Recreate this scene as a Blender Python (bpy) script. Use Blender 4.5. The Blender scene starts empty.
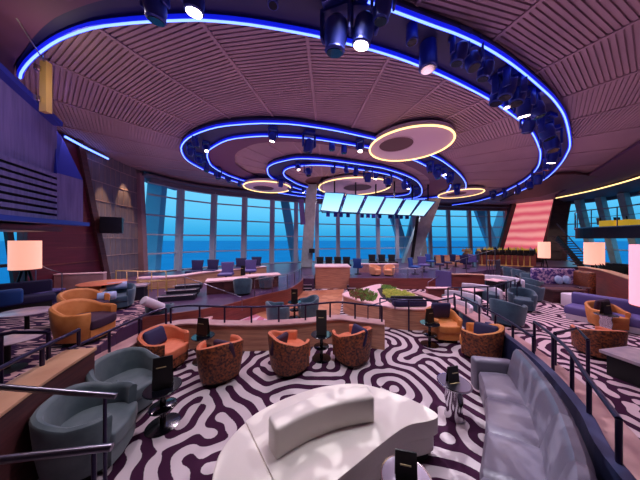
import bpy, bmesh, math, random
from mathutils import Vector, Matrix
random.seed(7)
PI = math.pi
scn = bpy.context.scene
COL = scn.collection
K, HC = 213.3, 2.5            # focal length in pixels, eye height above the lounge floor
def P(px, d, z): return Vector(((px-320)/K*d, d, z))
def G(px, py, z=0.0):
    d = (HC-z)*K/(py-240); return Vector(((px-320)/K*d, d, z))
def CP(px, py, z): 
    d = (z-HC)*K/(240-py); return Vector(((px-320)/K*d, d, z))
def R(a): return a*PI/180

# ------------------------------------------------------------------ materials
M = {}
def srgb(c):
    return tuple(((x/255)/12.92 if x/255 <= .04045 else (((x/255)+.055)/1.055)**2.4) for x in c)
def mat(name, col, rough=.6, metal=0, emit=None, es=0, noise=None, bump=0, bscale=40, spec=.5, sheen=0, coat=0):
    m = bpy.data.materials.new(name); m.use_nodes = True
    nt = m.node_tree; b = nt.nodes['Principled BSDF']
    c = srgb(col) + (1,)
    b.inputs['Base Color'].default_value = c
    b.inputs['Roughness'].default_value = rough
    b.inputs['Metallic'].default_value = metal
    b.inputs['Specular IOR Level'].default_value = spec
    if sheen: b.inputs['Sheen Weight'].default_value = sheen
    if coat: b.inputs['Coat Weight'].default_value = coat
    if emit:
        b.inputs['Emission Color'].default_value = srgb(emit)+(1,)
        b.inputs['Emission Strength'].default_value = es
    tc = nt.nodes.new('ShaderNodeTexCoord')
    if noise:
        col2, sc = noise[0], noise[1]
        lo, hi = (noise[2], noise[3]) if len(noise) > 2 else (.35, .65)
        n = nt.nodes.new('ShaderNodeTexNoise'); n.inputs['Scale'].default_value = sc; n.inputs['Detail'].default_value = 4
        if len(noise) > 4:
            mp = nt.nodes.new('ShaderNodeMapping'); mp.inputs['Scale'].default_value = noise[4]
            nt.links.new(tc.outputs['Object'], mp.inputs[0]); nt.links.new(mp.outputs[0], n.inputs['Vector'])
        else: nt.links.new(tc.outputs['Object'], n.inputs['Vector'])
        r = nt.nodes.new('ShaderNodeValToRGB')
        r.color_ramp.elements[0].position = lo; r.color_ramp.elements[1].position = hi
        r.color_ramp.elements[0].color = c; r.color_ramp.elements[1].color = srgb(col2)+(1,)
        nt.links.new(n.outputs['Fac'], r.inputs[0]); nt.links.new(r.outputs[0], b.inputs['Base Color'])
    if bump:
        n2 = nt.nodes.new('ShaderNodeTexNoise'); n2.inputs['Scale'].default_value = bscale; n2.inputs['Detail'].default_value = 3
        nt.links.new(tc.outputs['Object'], n2.inputs['Vector'])
        bp = nt.nodes.new('ShaderNodeBump'); bp.inputs['Strength'].default_value = bump; bp.inputs['Distance'].default_value = .01
        nt.links.new(n2.outputs['Fac'], bp.inputs['Height']); nt.links.new(bp.outputs[0], b.inputs['Normal'])
    M[name] = m
    return m

mat('leather_white', (232,222,214), .42, bump=.15, bscale=14)
mat('leather_grey', (114,107,124), .3, bump=.2, bscale=12)
mat('teal_velvet', (40,66,88), .7, noise=((54,84,104), 5), sheen=.3)
mat('sage_velvet', (70,86,94), .6, noise=((92,106,112), 5), sheen=.3)
mat('orange_fabric', (208,108,74), .6, noise=((220,124,88), 8), bump=.1)
mat('amber_fabric', (206,124,62), .6, noise=((220,142,80), 8), bump=.1)
mat('floral_brown', (58,26,26), .5, noise=((158,84,46), 24, .38, .66))
mat('floral_purple', (66,44,120), .6, noise=((196,160,190), 9, .45, .6))
mat('navy_fabric', (34,28,74), .7)
mat('plum_fabric', (58,28,56), .7)
mat('purple_fabric', (96,84,146), .6)
mat('platform_floor', (66,44,78), .35, noise=((84,58,92), 2))
mat('black_gloss', (10,10,18), .18, coat=.5)
mat('black_matte', (10,9,14), .6)
mat('card_black', (14,12,14), .4)
mat('card_paper', (196,176,130), .6)
mat('chrome', (200,200,206), .12, metal=1)
mat('steel', (140,136,150), .3, metal=1)
mat('rail_dark', (52,44,74), .28, metal=.7)
mat('brass', (216,176,104), .4, metal=.3)
mat('stone_top', (196,170,178), .25, noise=((170,150,166), 6))
mat('pink_top', (238,190,196), .4)
mat('ledge', (196,150,150), .42, noise=((176,128,130), 4))
mat('white_soft', (220,206,222), .6)
mat('pale_blue_soft', (130,160,205), .6, noise=((180,190,226), 7))
mat('beige_fabric', (226,160,120), .7)
mat('shade_pink', (255,200,170), .6, emit=(255,178,156), es=1.0)
mat('shade_rose', (255,190,200), .6, emit=(255,166,190), es=1.0)
mat('fixture', (40,52,140), .35, metal=.2)  # blue LED light put into the body colour
mat('panel_navy', (44,48,84), .45, noise=((56,58,96), 3))
mat('led_halo', (20,30,200), .4, emit=(14,28,225), es=.9)  # blue glow round the LED strips, put into an emissive tube
mat('fixture_lens', (255,240,230), .3, emit=(255,226,214), es=14)
mat('lens_dark', (30,34,50), .1)
mat('led_blue', (60,80,255), .3, emit=(104,136,255), es=3.4)
mat('led_gold', (255,220,140), .3, emit=(255,214,140), es=2.2)
mat('band_dark', (40,34,76), .6)
mat('band_lip', (50,54,150), .5)  # blue spill of the LEDs put into the lip colour
mat('ceiling_smooth', (98,58,88), .7)
mat('ceiling_brown', (92,54,62), .6)
mat('slat', (152,122,136), .6, noise=((164,132,144), .6))
mat('disc_white', (198,170,190), .6)
mat('disc_hole', (92,58,66), .7)
mat('booth_panel', (124,108,160), .5, noise=((104,90,140), 3, .35, .65, (6,6,.4)))
mat('booth_trim', (40,50,150), .4)
mat('booth_dark', (30,20,34), .6)
mat('wall_grey', (104,92,106), .55, noise=((120,106,116), 2, .35, .65, (5,5,.4)))
mat('wall_red', (84,22,40), .5, noise=((100,28,48), 3, .3, .7, (.4,.4,6)))
mat('wall_brown', (72,50,54), .55, noise=((86,62,62), 3))
mat('seam', (170,140,140), .5)
mat('mullion', (182,176,186), .45)
mat('mullion_rose', (150,112,120), .5)
mat('column', (176,184,184), .5, noise=((156,164,164), 3))
mat('frit', (120,168,190), .6)
mat('header', (104,92,108), .6)
mat('plant_green', (140,176,84), .7, noise=((84,130,60), 9))
mat('plant_yellow', (236,226,120), .7, noise=((170,190,84), 9))
mat('plant_red', (150,60,66), .7, noise=((90,120,50), 9))
mat('soil', (40,28,26), .9)
mat('leaf_dark', (18,26,26), .6)
mat('yellow_box', (226,190,60), .5, emit=(226,180,50), es=.5)
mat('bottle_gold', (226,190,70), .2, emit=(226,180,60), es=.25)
mat('bottle_clear', (170,190,210), .1)
mat('bottle_dark', (30,24,30), .1)
mat('step_dark', (30,24,44), .6)
mat('step_edge', (214,190,206), .4)
mat('blue_seat', (26,74,150), .6)
mat('screen_black', (12,10,16), .3)

def wood(name, c1, c2, axis_scale=(1.2,1.2,16), rough=.4):
    m = bpy.data.materials.new(name); m.use_nodes = True
    nt = m.node_tree; b = nt.nodes['Principled BSDF']; b.inputs['Roughness'].default_value = rough
    tc = nt.nodes.new('ShaderNodeTexCoord'); mp = nt.nodes.new('ShaderNodeMapping'); mp.inputs['Scale'].default_value = axis_scale
    n = nt.nodes.new('ShaderNodeTexNoise'); n.inputs['Scale'].default_value = 1.6; n.inputs['Detail'].default_value = 5; n.inputs['Distortion'].default_value = .3
    r = nt.nodes.new('ShaderNodeValToRGB'); r.color_ramp.elements[0].position = .35; r.color_ramp.elements[1].position = .65
    r.color_ramp.elements[0].color = srgb(c1)+(1,); r.color_ramp.elements[1].color = srgb(c2)+(1,)
    nt.links.new(tc.outputs['Object'], mp.inputs[0]); nt.links.new(mp.outputs[0], n.inputs['Vector'])
    nt.links.new(n.outputs['Fac'], r.inputs[0]); nt.links.new(r.outputs[0], b.inputs['Base Color'])
    M[name] = m
wood('wood_panel', (166,112,94), (200,144,118))
wood('wood_dark', (70,38,44), (92,52,52))
wood('wood_light', (190,140,110), (214,166,130))
wood('wood_red', (104,50,48), (132,66,58))

def carpet(name, dark, light, cell, period, thr=.0, dist=.35, squash=1.0):
    m = bpy.data.materials.new(name); m.use_nodes = True
    nt = m.node_tree; N = nt.nodes; L = nt.links; b = N['Principled BSDF']; b.inputs['Roughness'].default_value = .85
    b.inputs['Specular IOR Level'].default_value = .15
    tc = N.new('ShaderNodeTexCoord'); mp = N.new('ShaderNodeMapping'); mp.inputs['Scale'].default_value = (1, squash, 1)
    L.new(tc.outputs['Object'], mp.inputs[0])
    ns = N.new('ShaderNodeTexNoise'); ns.inputs['Scale'].default_value = 1.3; ns.inputs['Detail'].default_value = 0
    L.new(mp.outputs[0], ns.inputs['Vector'])
    sub = N.new('ShaderNodeVectorMath'); sub.operation = 'SUBTRACT'; sub.inputs[1].default_value = (.5,.5,.5); L.new(ns.outputs['Color'], sub.inputs[0])
    sc = N.new('ShaderNodeVectorMath'); sc.operation = 'SCALE'; sc.inputs['Scale'].default_value = dist*3; L.new(sub.outputs[0], sc.inputs[0])
    add = N.new('ShaderNodeVectorMath'); L.new(mp.outputs[0], add.inputs[0]); L.new(sc.outputs[0], add.inputs[1])
    nb = N.new('ShaderNodeTexNoise'); nb.inputs['Scale'].default_value = 3.2; nb.inputs['Detail'].default_value = 0; L.new(mp.outputs[0], nb.inputs['Vector'])
    sb = N.new('ShaderNodeVectorMath'); sb.operation = 'SUBTRACT'; sb.inputs[1].default_value = (.5,.5,.5); L.new(nb.outputs['Color'], sb.inputs[0])
    sx = N.new('ShaderNodeVectorMath'); sx.operation = 'SCALE'; sx.inputs['Scale'].default_value = .26; L.new(sb.outputs[0], sx.inputs[0])
    ad2 = N.new('ShaderNodeVectorMath'); L.new(add.outputs[0], ad2.inputs[0]); L.new(sx.outputs[0], ad2.inputs[1])
    v = N.new('ShaderNodeTexVoronoi'); v.feature = 'DISTANCE_TO_EDGE'; v.voronoi_dimensions = '2D'; v.inputs['Scale'].default_value = 1/cell; v.inputs['Randomness'].default_value = .95
    L.new(ad2.outputs[0], v.inputs['Vector'])
    a = N.new('ShaderNodeMath'); a.operation = 'MULTIPLY'; a.inputs[1].default_value = 2*PI*cell/period; L.new(v.outputs['Distance'], a.inputs[0])
    n2 = N.new('ShaderNodeTexNoise'); n2.inputs['Scale'].default_value = .8/cell; n2.inputs['Detail'].default_value = 0; L.new(mp.outputs[0], n2.inputs['Vector'])
    m2 = N.new('ShaderNodeMath'); m2.operation = 'MULTIPLY_ADD'; m2.inputs[1].default_value = 5.5; L.new(n2.outputs['Fac'], m2.inputs[0]); L.new(a.outputs[0], m2.inputs[2])
    s = N.new('ShaderNodeMath'); s.operation = 'SINE'; L.new(m2.outputs[0], s.inputs[0])
    r = N.new('ShaderNodeValToRGB'); e = r.color_ramp.elements
    mr = N.new('ShaderNodeMapRange'); mr.inputs['From Min'].default_value = thr-.12; mr.inputs['From Max'].default_value = thr+.12; L.new(s.outputs[0], mr.inputs['Value'])
    e[0].color = srgb(dark)+(1,); e[1].color = srgb(light)+(1,)
    L.new(mr.outputs[0], r.inputs[0])
    nz = N.new('ShaderNodeTexNoise'); nz.inputs['Scale'].default_value = 90; L.new(tc.outputs['Object'], nz.inputs['Vector'])
    bp = N.new('ShaderNodeBump'); bp.inputs['Strength'].default_value = .15; bp.inputs['Distance'].default_value = .01; L.new(nz.outputs['Fac'], bp.inputs['Height']); L.new(bp.outputs[0], b.inputs['Normal'])
    L.new(r.outputs[0], b.inputs['Base Color']); M[name] = m
carpet('carpet_maze', (62,28,58), (206,192,198), .72, .27, .0, dist=.2)
carpet('carpet_terrace', (60,26,56), (214,186,194), .66, .25, .05, dist=.2)
carpet('carpet_stripe', (52,24,60), (200,160,160), .9, .3, .25, squash=3)
carpet('carpet_pink', (196,116,140), (226,186,210), 1.0, .5, .3)

def parquet():
    m = bpy.data.materials.new('parquet'); m.use_nodes = True
    nt = m.node_tree; N = nt.nodes; L = nt.links; b = N['Principled BSDF']; b.inputs['Roughness'].default_value = .3
    tc = N.new('ShaderNodeTexCoord'); v = N.new('ShaderNodeTexVoronoi'); v.voronoi_dimensions = '2D'; v.inputs['Scale'].default_value = 4
    L.new(tc.outputs['Object'], v.inputs['Vector'])
    r = N.new('ShaderNodeValToRGB'); r.color_ramp.elements[0].color = srgb((150,84,62))+(1,); r.color_ramp.elements[1].color = srgb((206,146,112))+(1,)
    L.new(v.outputs['Color'], r.inputs[0]); L.new(r.outputs[0], b.inputs['Base Color']); M['parquet'] = m
parquet()

def glass():
    m = bpy.data.materials.new('glass'); m.use_nodes = True
    nt = m.node_tree; N = nt.nodes; L = nt.links; N.remove(N['Principled BSDF'])
    t = N.new('ShaderNodeBsdfTransparent'); t.inputs[0].default_value = (.96,.98,1,1)
    g = N.new('ShaderNodeBsdfGlossy'); g.inputs['Roughness'].default_value = .25
    fr = N.new('ShaderNodeFresnel'); fr.inputs[0].default_value = 1.09
    mx = N.new('ShaderNodeMixShader'); L.new(fr.outputs[0], mx.inputs[0]); L.new(t.outputs[0], mx.inputs[1]); L.new(g.outputs[0], mx.inputs[2])
    L.new(mx.outputs[0], N['Material Output'].inputs[0]); M['glass'] = m
    m = bpy.data.materials.new('rail_glass'); m.use_nodes = True
    nt = m.node_tree; N = nt.nodes; L = nt.links; N.remove(N['Principled BSDF'])
    t = N.new('ShaderNodeBsdfTransparent'); t.inputs[0].default_value = (.72,.74,.9,1)
    g = N.new('ShaderNodeBsdfGlossy'); g.inputs['Roughness'].default_value = .05
    mx = N.new('ShaderNodeMixShader'); mx.inputs[0].default_value = .12; L.new(t.outputs[0], mx.inputs[1]); L.new(g.outputs[0], mx.inputs[2])
    L.new(mx.outputs[0], N['Material Output'].inputs[0]); M['rail_glass'] = m
glass()

def screen_mat():
    m = bpy.data.materials.new('screen_lit'); m.use_nodes = True
    nt = m.node_tree; N = nt.nodes; L = nt.links; b = N['Principled BSDF']
    tc = N.new('ShaderNodeTexCoord'); sp = N.new('ShaderNodeSeparateXYZ'); L.new(tc.outputs['Generated'], sp.inputs[0])
    r = N.new('ShaderNodeValToRGB'); r.color_ramp.elements[0].color = srgb((196,246,255))+(1,); r.color_ramp.elements[1].color = srgb((132,212,250))+(1,)
    L.new(sp.outputs['Z'], r.inputs[0]); L.new(r.outputs[0], b.inputs['Emission Color']); b.inputs['Emission Strength'].default_value = 1.3
    b.inputs['Base Color'].default_value = (.02,.02,.02,1)
    M['screen_lit'] = m
    m = bpy.data.materials.new('pink_wall'); m.use_nodes = True
    nt = m.node_tree; N = nt.nodes; L = nt.links; b = N['Principled BSDF']
    tc = N.new('ShaderNodeTexCoord'); w = N.new('ShaderNodeTexWave'); w.bands_direction = 'Z'; w.inputs['Scale'].default_value = .36; w.inputs['Distortion'].default_value = 1.2; w.inputs['Detail'].default_value = 2; w.inputs['Detail Scale'].default_value = 2
    L.new(tc.outputs['Object'], w.inputs['Vector'])
    r = N.new('ShaderNodeValToRGB'); r.color_ramp.elements[0].color = srgb((226,92,112))+(1,); r.color_ramp.elements[1].color = srgb((255,164,160))+(1,)
    L.new(w.outputs['Fac'], r.inputs[0]); L.new(r.outputs[0], b.inputs['Emission Color']); b.inputs['Emission Strength'].default_value = .8
    L.new(r.outputs[0], b.inputs['Base Color'])
    M['pink_wall'] = m
    m = bpy.data.materials.new('sea'); m.use_nodes = True
    nt = m.node_tree; N = nt.nodes; L = nt.links; b = N['Principled BSDF']; b.inputs['Roughness'].default_value = .9; b.inputs['Specular IOR Level'].default_value = .1
    tc = N.new('ShaderNodeTexCoord'); n = N.new('ShaderNodeTexNoise'); n.inputs['Scale'].default_value = .02; n.inputs['Detail'].default_value = 6
    L.new(tc.outputs['Object'], n.inputs['Vector'])
    r = N.new('ShaderNodeValToRGB'); r.color_ramp.elements[0].color = srgb((0,126,182))+(1,); r.color_ramp.elements[1].color = srgb((16,150,206))+(1,)
    L.new(n.outputs['Fac'], r.inputs[0]); L.new(r.outputs[0], b.inputs['Base Color'])
    M['sea'] = m
screen_mat()

# ------------------------------------------------------------------ mesh helpers
class MB:
    def __init__(s): s.v = []; s.f = []
    def add(s, vs, fs):
        o = len(s.v); s.v += [tuple(v) for v in vs]; s.f += [tuple(i+o for i in f) for f in fs]; return s
    def box(s, c, size, rz=0, M4=None):
        x, y, z = size[0]/2, size[1]/2, size[2]/2
        vs = [Vector((a*x, b*y, k*z)) for k in (-1,1) for b in (-1,1) for a in (-1,1)]
        m = Matrix.Rotation(rz, 3, 'Z') if M4 is None else M4
        vs = [m @ v + Vector(c) for v in vs]
        return s.add(vs, [(0,2,3,1),(4,5,7,6),(0,1,5,4),(2,6,7,3),(0,4,6,2),(1,3,7,5)])
    def prism(s, poly, z0, z1):
        n = len(poly); vs = [(p[0],p[1],z0) for p in poly] + [(p[0],p[1],z1) for p in poly]
        ar = sum(poly[i][0]*poly[(i+1)%n][1]-poly[(i+1)%n][0]*poly[i][1] for i in range(n))
        fs = [tuple(range(n-1,-1,-1)), tuple(range(n,2*n))] + [(i,(i+1)%n,(i+1)%n+n,i+n) for i in range(n)]
        if ar < 0: fs = [tuple(reversed(f)) for f in fs]
        return s.add(vs, fs)
    def bar(s, a, b, w, h=None):
        a = Vector(a); b = Vector(b); h = h or w
        d = b-a; L = d.length; d.normalize()
        up = Vector((0,0,1)) if abs(d.z) < .95 else Vector((0,1,0))
        x = d.cross(up).normalized(); y = x.cross(d).normalized()
        vs = []
        for p in (a, b):
            for (i, j) in ((-1,-1),(1,-1),(1,1),(-1,1)): vs.append(p + x*i*w/2 + y*j*h/2)
        return s.add(vs, [(0,1,2,3),(7,6,5,4),(0,4,5,1),(1,5,6,2),(2,6,7,3),(3,7,4,0)])
    def tube(s, path, r, n=8, closed=False, ry=None):
        path = [Vector(p) for p in path]; m = len(path); rings = []; ry = ry or r
        for i, p in enumerate(path):
            if closed: t = path[(i+1)%m]-path[i-1]
            else: t = path[min(i+1,m-1)]-path[max(i-1,0)]
            t.normalize(); up = Vector((0,0,1)) if abs(t.z) < .9 else Vector((1,0,0))
            x = t.cross(up).normalized(); y = x.cross(t)
            rings.append([p + x*math.cos(2*PI*k/n)*r + y*math.sin(2*PI*k/n)*ry for k in range(n)])
        vs = [v for rg in rings for v in rg]; fs = []
        for i in range(m if closed else m-1):
            j = (i+1)%m
            for k in range(n): fs.append((i*n+k, j*n+k, j*n+(k+1)%n, i*n+(k+1)%n))
        if not closed: fs += [tuple(range(n)), tuple((m-1)*n+k for k in range(n-1,-1,-1))]
        return s.add(vs, fs)
    def lathe(s, prof, n=24, c=(0,0,0), sy=1.0):
        vs = []; m = len(prof)
        for (r, z) in prof:
            for k in range(n): vs.append((c[0]+r*math.cos(2*PI*k/n), c[1]+sy*r*math.sin(2*PI*k/n), c[2]+z))
        fs = []
        for i in range(m-1):
            for k in range(n): fs.append((i*n+k, i*n+(k+1)%n, (i+1)*n+(k+1)%n, (i+1)*n+k))
        fs += [tuple(range(n-1,-1,-1)), tuple((m-1)*n+k for k in range(n))]
        return s.add(vs, fs)
    def strip(s, path, w, z0, z1, side=0):
        """wall along a plan path; z0 / z1 numbers or per point lists"""
        pts = [Vector((p[0],p[1])) for p in path]; n = len(pts); L = []; Rr = []
        for i, p in enumerate(pts):
            t = (pts[min(i+1,n-1)]-pts[max(i-1,0)]).normalized(); nn = Vector((-t.y, t.x))
            L.append(p+nn*w*(.5+side/2)); Rr.append(p-nn*w*(.5-side/2))
        g = lambda z, i: z[i] if isinstance(z, (list,tuple)) else z
        vs = []
        for i in range(n): vs += [(L[i].x,L[i].y,g(z0,i)),(Rr[i].x,Rr[i].y,g(z0,i)),(Rr[i].x,Rr[i].y,g(z1,i)),(L[i].x,L[i].y,g(z1,i))]
        fs = []
        for i in range(n-1):
            a = 4*i; b = a+4
            for k in range(4): fs.append((a+k, a+(k+1)%4, b+(k+1)%4, b+k))
        fs += [(3,2,1,0), (4*n-4,4*n-3,4*n-2,4*n-1)]
        return s.add(vs, fs)
    def rbox(s, c, size, r=.04, rz=0, seg=3, Mx=None):
        """rounded box through bmesh bevel"""
        bm = bmesh.new(); bmesh.ops.create_cube(bm, size=1)
        for v in bm.verts: v.co = Vector((v.co.x*size[0], v.co.y*size[1], v.co.z*size[2]))
        bmesh.ops.bevel(bm, geom=bm.edges[:]+bm.verts[:], offset=min(r, min(size)*.49), segments=seg, profile=.5, affect='EDGES')
        m = Mx or Matrix.Rotation(rz, 3, 'Z')
        bm.verts.index_update()
        s.add([m@v.co+Vector(c) for v in bm.verts], [tuple(v.index for v in f.verts) for f in bm.faces]); bm.free(); return s
    def build(s, name, m, parent=None, smooth=None, bevel=0, loc=None, fix=True, mats=None):
        me = bpy.data.meshes.new(name); me.from_pydata(s.v, [], s.f)
        bm = bmesh.new(); bm.from_mesh(me)
        if fix: bmesh.ops.recalc_face_normals(bm, faces=bm.faces)
        if bevel: bmesh.ops.bevel(bm, geom=[e for e in bm.edges if len(e.link_faces)==2 and e.calc_face_angle(0) > R(38)], offset=bevel, segments=3, profile=.5, affect='EDGES', clamp_overlap=True)
        bm.to_mesh(me); bm.free()
        me.materials.append(M[m])
        if smooth is not None:
            for p in me.polygons: p.use_smooth = True
            try: me.set_sharp_from_angle(angle=R(smooth))
            except Exception: pass
        o = bpy.data.objects.new(name, me); COL.objects.link(o)
        if parent is not None: o.parent = parent
        if loc is not None: o.location = loc
        return o
def tag(o, label=None, cat=None, group=None, kind=None):
    if label: o['label'] = label
    if cat: o['category'] = cat
    if group: o['group'] = group
    if kind: o['kind'] = kind
    return o
def thing(name, label, cat, loc=(0,0,0), rz=0, group=None, kind=None):
    o = bpy.data.objects.new(name, None); COL.objects.link(o); o.location = loc; o.rotation_euler = (0,0,rz); o.empty_display_size = .1
    return tag(o, label, cat, group, kind)
CH = {}
def link_children():
    CH.clear()
    for o in bpy.data.objects:
        if o.parent: CH.setdefault(o.parent.name, []).append(o)
def copy_tree(o, parent=None):
    c = o.copy(); COL.objects.link(c)
    if parent is not None: c.parent = parent
    for ch in CH.get(o.name, []): copy_tree(ch, c)
    return c
USED = set()
def put(proto, loc, rz=0, label=None, group=None, scale=1.0):
    if proto.name in USED:
        link_children(); o = copy_tree(proto)
    else: o = proto; USED.add(proto.name)
    o.location = loc; o.rotation_euler = (0,0,rz); o.scale = (scale,)*3
    if label: o['label'] = label
    if group: o['group'] = group
    elif 'group' in o: del o['group']
    return o
def smooth_path(pts, n=8, closed=False):
    pts = [Vector(p) if len(p) == 3 else Vector((p[0],p[1],0)) for p in pts]; m = len(pts); out = []
    rng = m if closed else m-1
    for i in range(rng):
        if closed: p0,p1,p2,p3 = pts[i-1],pts[i],pts[(i+1)%m],pts[(i+2)%m]
        else: p0,p1,p2,p3 = pts[max(i-1,0)],pts[i],pts[i+1],pts[min(i+2,m-1)]
        for k in range(n):
            t = k/n
            out.append(.5*((2*p1)+(-p0+p2)*t+(2*p0-5*p1+4*p2-p3)*t*t+(-p0+3*p1-3*p2+p3)*t**3))
    if not closed: out.append(pts[-1])
    return out
def resample(path, step):
    out = [path[0].copy()]; acc = 0
    for a, b in zip(path, path[1:]):
        L = (b-a).length; t = step-acc
        while t <= L and L > 0:
            out.append(a+(b-a)*(t/L)); t += step
        acc = (acc+L) % step
    return out

# ------------------------------------------------------------------ camera, world
cam = bpy.data.cameras.new('camera'); co = bpy.data.objects.new('camera', cam); COL.objects.link(co)
co.location = (0,0,HC); co.rotation_euler = (PI/2,0,0); cam.sensor_width = 36; cam.lens = K/640*36; cam.clip_start = .05; cam.clip_end = 20000
scn.camera = co
w = bpy.data.worlds.new('world'); scn.world = w; w.use_nodes = True
nt = w.node_tree; N = nt.nodes; L = nt.links; bg = N['Background']
tc = N.new('ShaderNodeTexCoord'); sp = N.new('ShaderNodeSeparateXYZ'); L.new(tc.outputs['Generated'], sp.inputs[0])
r = N.new('ShaderNodeValToRGB'); L.new(sp.outputs['Z'], r.inputs[0])
e = r.color_ramp.elements; e[0].position = 0; e[0].color = srgb((40,146,206))+(1,)
e[1].position = .3; e[1].color = srgb((128,208,244))+(1,)
x = e.new(.05); x.color = srgb((60,168,220))+(1,)
x = e.new(.12); x.color = srgb((92,190,236))+(1,)
L.new(r.outputs[0], bg.inputs[0]); bg.inputs[1].default_value = 1.22
scn.view_settings.view_transform = 'Standard'; scn.view_settings.look = 'None'; scn.view_settings.gamma = 1
scn.view_settings.exposure = 0; scn.view_settings.use_curve_mapping = False

ZC = 6.5      # ceiling height
ZP = .53      # raised platform along the glass
# ------------------------------------------------------------------ facade
fac = [P(145,12.5,0), P(165,13.6,0), P(213,15.9,0), P(244,17.0,0), P(272,18.2,0), P(296,19.2,0), P(317,20.0,0), P(338,20.6,0), P(358,21.2,0), P(378,21.8,0), P(397,22.4,0), P(414,23.0,0), P(430,23.7,0), P(449,24.3,0), P(470,24.6,0), P(489,24.9,0), P(507,25.0,0)]
fac[1] = P(179,14.3,0)
rowsz = [ZP, 1.67, 2.83, 4.01, 5.24, 5.95]
LEAN = .06
def lean(p, z): return Vector((p.x, p.y+LEAN*(z-2.5), z))
nwin = 0
def window_bay(a, b, cols=False):
    global nwin; nwin += 1
    t = tag(bpy.data.objects.new('window_%d' % nwin, None), kind='structure'); COL.objects.link(t)
    fr = MB()
    dirv = (b-a); dirv.z = 0; dirv.normalize()
    for z in rowsz:
        fr.bar(lean(a,z), lean(b,z), .09, .09)
    fr.build('window_frame', 'mullion', t)
    g = MB(); g.add([lean(a,ZP), lean(b,ZP), lean(b,5.95), lean(a,5.95)], [(0,1,2,3)]); g.build('window_pane', 'glass', t)
    return t
for i in range(len(fac)-1): window_bay(fac[i], fac[i+1])
# upright fins between the bays
ntrim = 0
def trim(mb, m, **k):
    global ntrim; ntrim += 1
    return tag(mb.build('trim_%d' % ntrim, m, **k), kind='structure')
for i, p in enumerate(fac):
    m = MB(); d = p.y; wd = .026*d*.75
    if i in (0,): trim(MB().bar(lean(p, 0), P(138,12.2,6.3), .45,.3), 'mullion_rose'); continue
    wd = .36
    m.bar(lean(p,.1), lean(p,6.1), wd, .3); trim(m, 'mullion')
# header band above and sill below the glass
hp = smooth_path(fac, 3)
trim(MB().strip([(p.x, p.y+.25) for p in hp], .5, 5.95, ZC+.4), 'header')
trim(MB().strip([(p.x, p.y-.25) for p in hp], .9, 6.2, 6.3), 'header')
trim(MB().strip([(p.x, p.y+.0) for p in hp], .3, -.1, ZP), 'wood_dark')
# diagonal steel outside the glass, seen through it
def outside_diag(px0, px1, d, wpx=12):
    a = P(px0, d, .2); b = P(px1, d+.4, 6.8); m = MB().bar(a, b, wpx*d/K, .5); return m
for k, (p0, p1, d, wp) in enumerate([(150,158,14.6,15),(296,284,20.6,8),(407,390,24.3,8),(404,418,23.9,6),(497,478,26.6,9),(489,505,27.5,9)]):
    m = outside_diag(p0, p1, d, wp)
    trim(m, 'frit')
# right hand glazing, beyond the balcony
rf = [P(565,20.6,0), P(590,19.4,0), P(612,18.2,0), P(636,16.6,0), P(668,14.6,0), P(700,12,0), P(740,9,0)]
for i in range(len(rf)-1): window_bay(rf[i], rf[i+1])
for i, p in enumerate(rf[1:]):
    trim(MB().bar(Vector((p.x+.5,p.y,-.1)), Vector((p.x-.9,p.y+.1,6.2)), .45, .4), 'column')
trim(MB().strip([(p.x+.1,p.y) for p in rf], .4, 5.95, ZC+.4), 'header')
trim(MB().strip([(p.x+.1,p.y) for p in rf], .3, -.1, ZP), 'wood_dark')

# sea and outside
tag(MB().add([(-6000,15,-28),(6000,15,-28),(9000,9000,-28),(-9000,9000,-28)], [(0,1,2,3)]).build('sea', 'sea'), 'open blue sea reaching the horizon outside the windows', 'sea', kind='stuff')

# ------------------------------------------------------------------ walls
wl = [(-10.4,12.6),(-10.3,11.0),(-10.05,9.7),(-9.9,8.3)]
tag(MB().strip(wl, .2, -.1, ZC+.4, side=-1).build('wall_left', 'wall_grey'), kind='structure')
tag(MB().strip([(-9.9,8.3),(-9.8,7.05)], .2, -.1, ZC+.4, side=-1).build('wall_left_rear', 'wall_red'), kind='structure')
# grid of seams on the grey wall
sm = MB()
def wallpt(t, z):
    t = t*(len(wl)-1); i = min(int(t), len(wl)-2); f = t-i
    a, b = Vector(wl[i]), Vector(wl[i+1]); p = a+(b-a)*f; return Vector((p.x+.01, p.y, z))
for z in (.9,1.75,2.6,3.45,4.3,5.15,6.0):
    for k in range(3): sm.bar(wallpt(k/3,z), wallpt((k+1)/3,z), .03, .03)
for k in range(1, 12):
    for j, z in enumerate((.05,.9,1.75,2.6,3.45,4.3,5.15,6.0)):
        t = (k + (j%2)*.5)/12
        if t < .98: sm.bar(wallpt(t,z), wallpt(t,z+.85 if z < 6 else ZC), .012, .012)
trim(sm, 'seam')
# slanted brown strip and red boarded wall in front of it
rw = MB(); 
rw.add([(-9.82,7.05,0),(-9.86,9.9,0),(-9.78,8.6,ZC),(-9.72,7.05,ZC)], [(0,1,2,3)])
rwo = MB().prism([(0,0),(1,0),(1,1),(0,1)],0,1)
def slab(pts, th, axis=(1,0,0)):
    n = len(pts); a = Vector(axis)*th; m = MB()
    return m.add([Vector(p) for p in pts]+[Vector(p)+a for p in pts], [tuple(range(n)), tuple(range(2*n-1,n-1,-1))]+[(i,i+n,(i+1)%n+n,(i+1)%n) for i in range(n)])
tag(slab([(-9.85,7.05,-.05),(-9.95,9.85,-.05),(-9.8,8.5,ZC),(-9.7,7.05,ZC)], .12).build('wall_left_boarded', 'wall_red'), kind='structure')
trim(MB().bar((-9.72,9.9,-.05),(-9.6,8.5,ZC), .12,.22), 'wood_dark')
bl = MB()
for z in (1.0,1.6,2.2,2.8,3.4,4.0): bl.bar((-9.7,7.1,z), (-9.75, 9.7-(z/ZC)*1.25, z), .02,.03)
trim(bl, 'wood_red')
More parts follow.
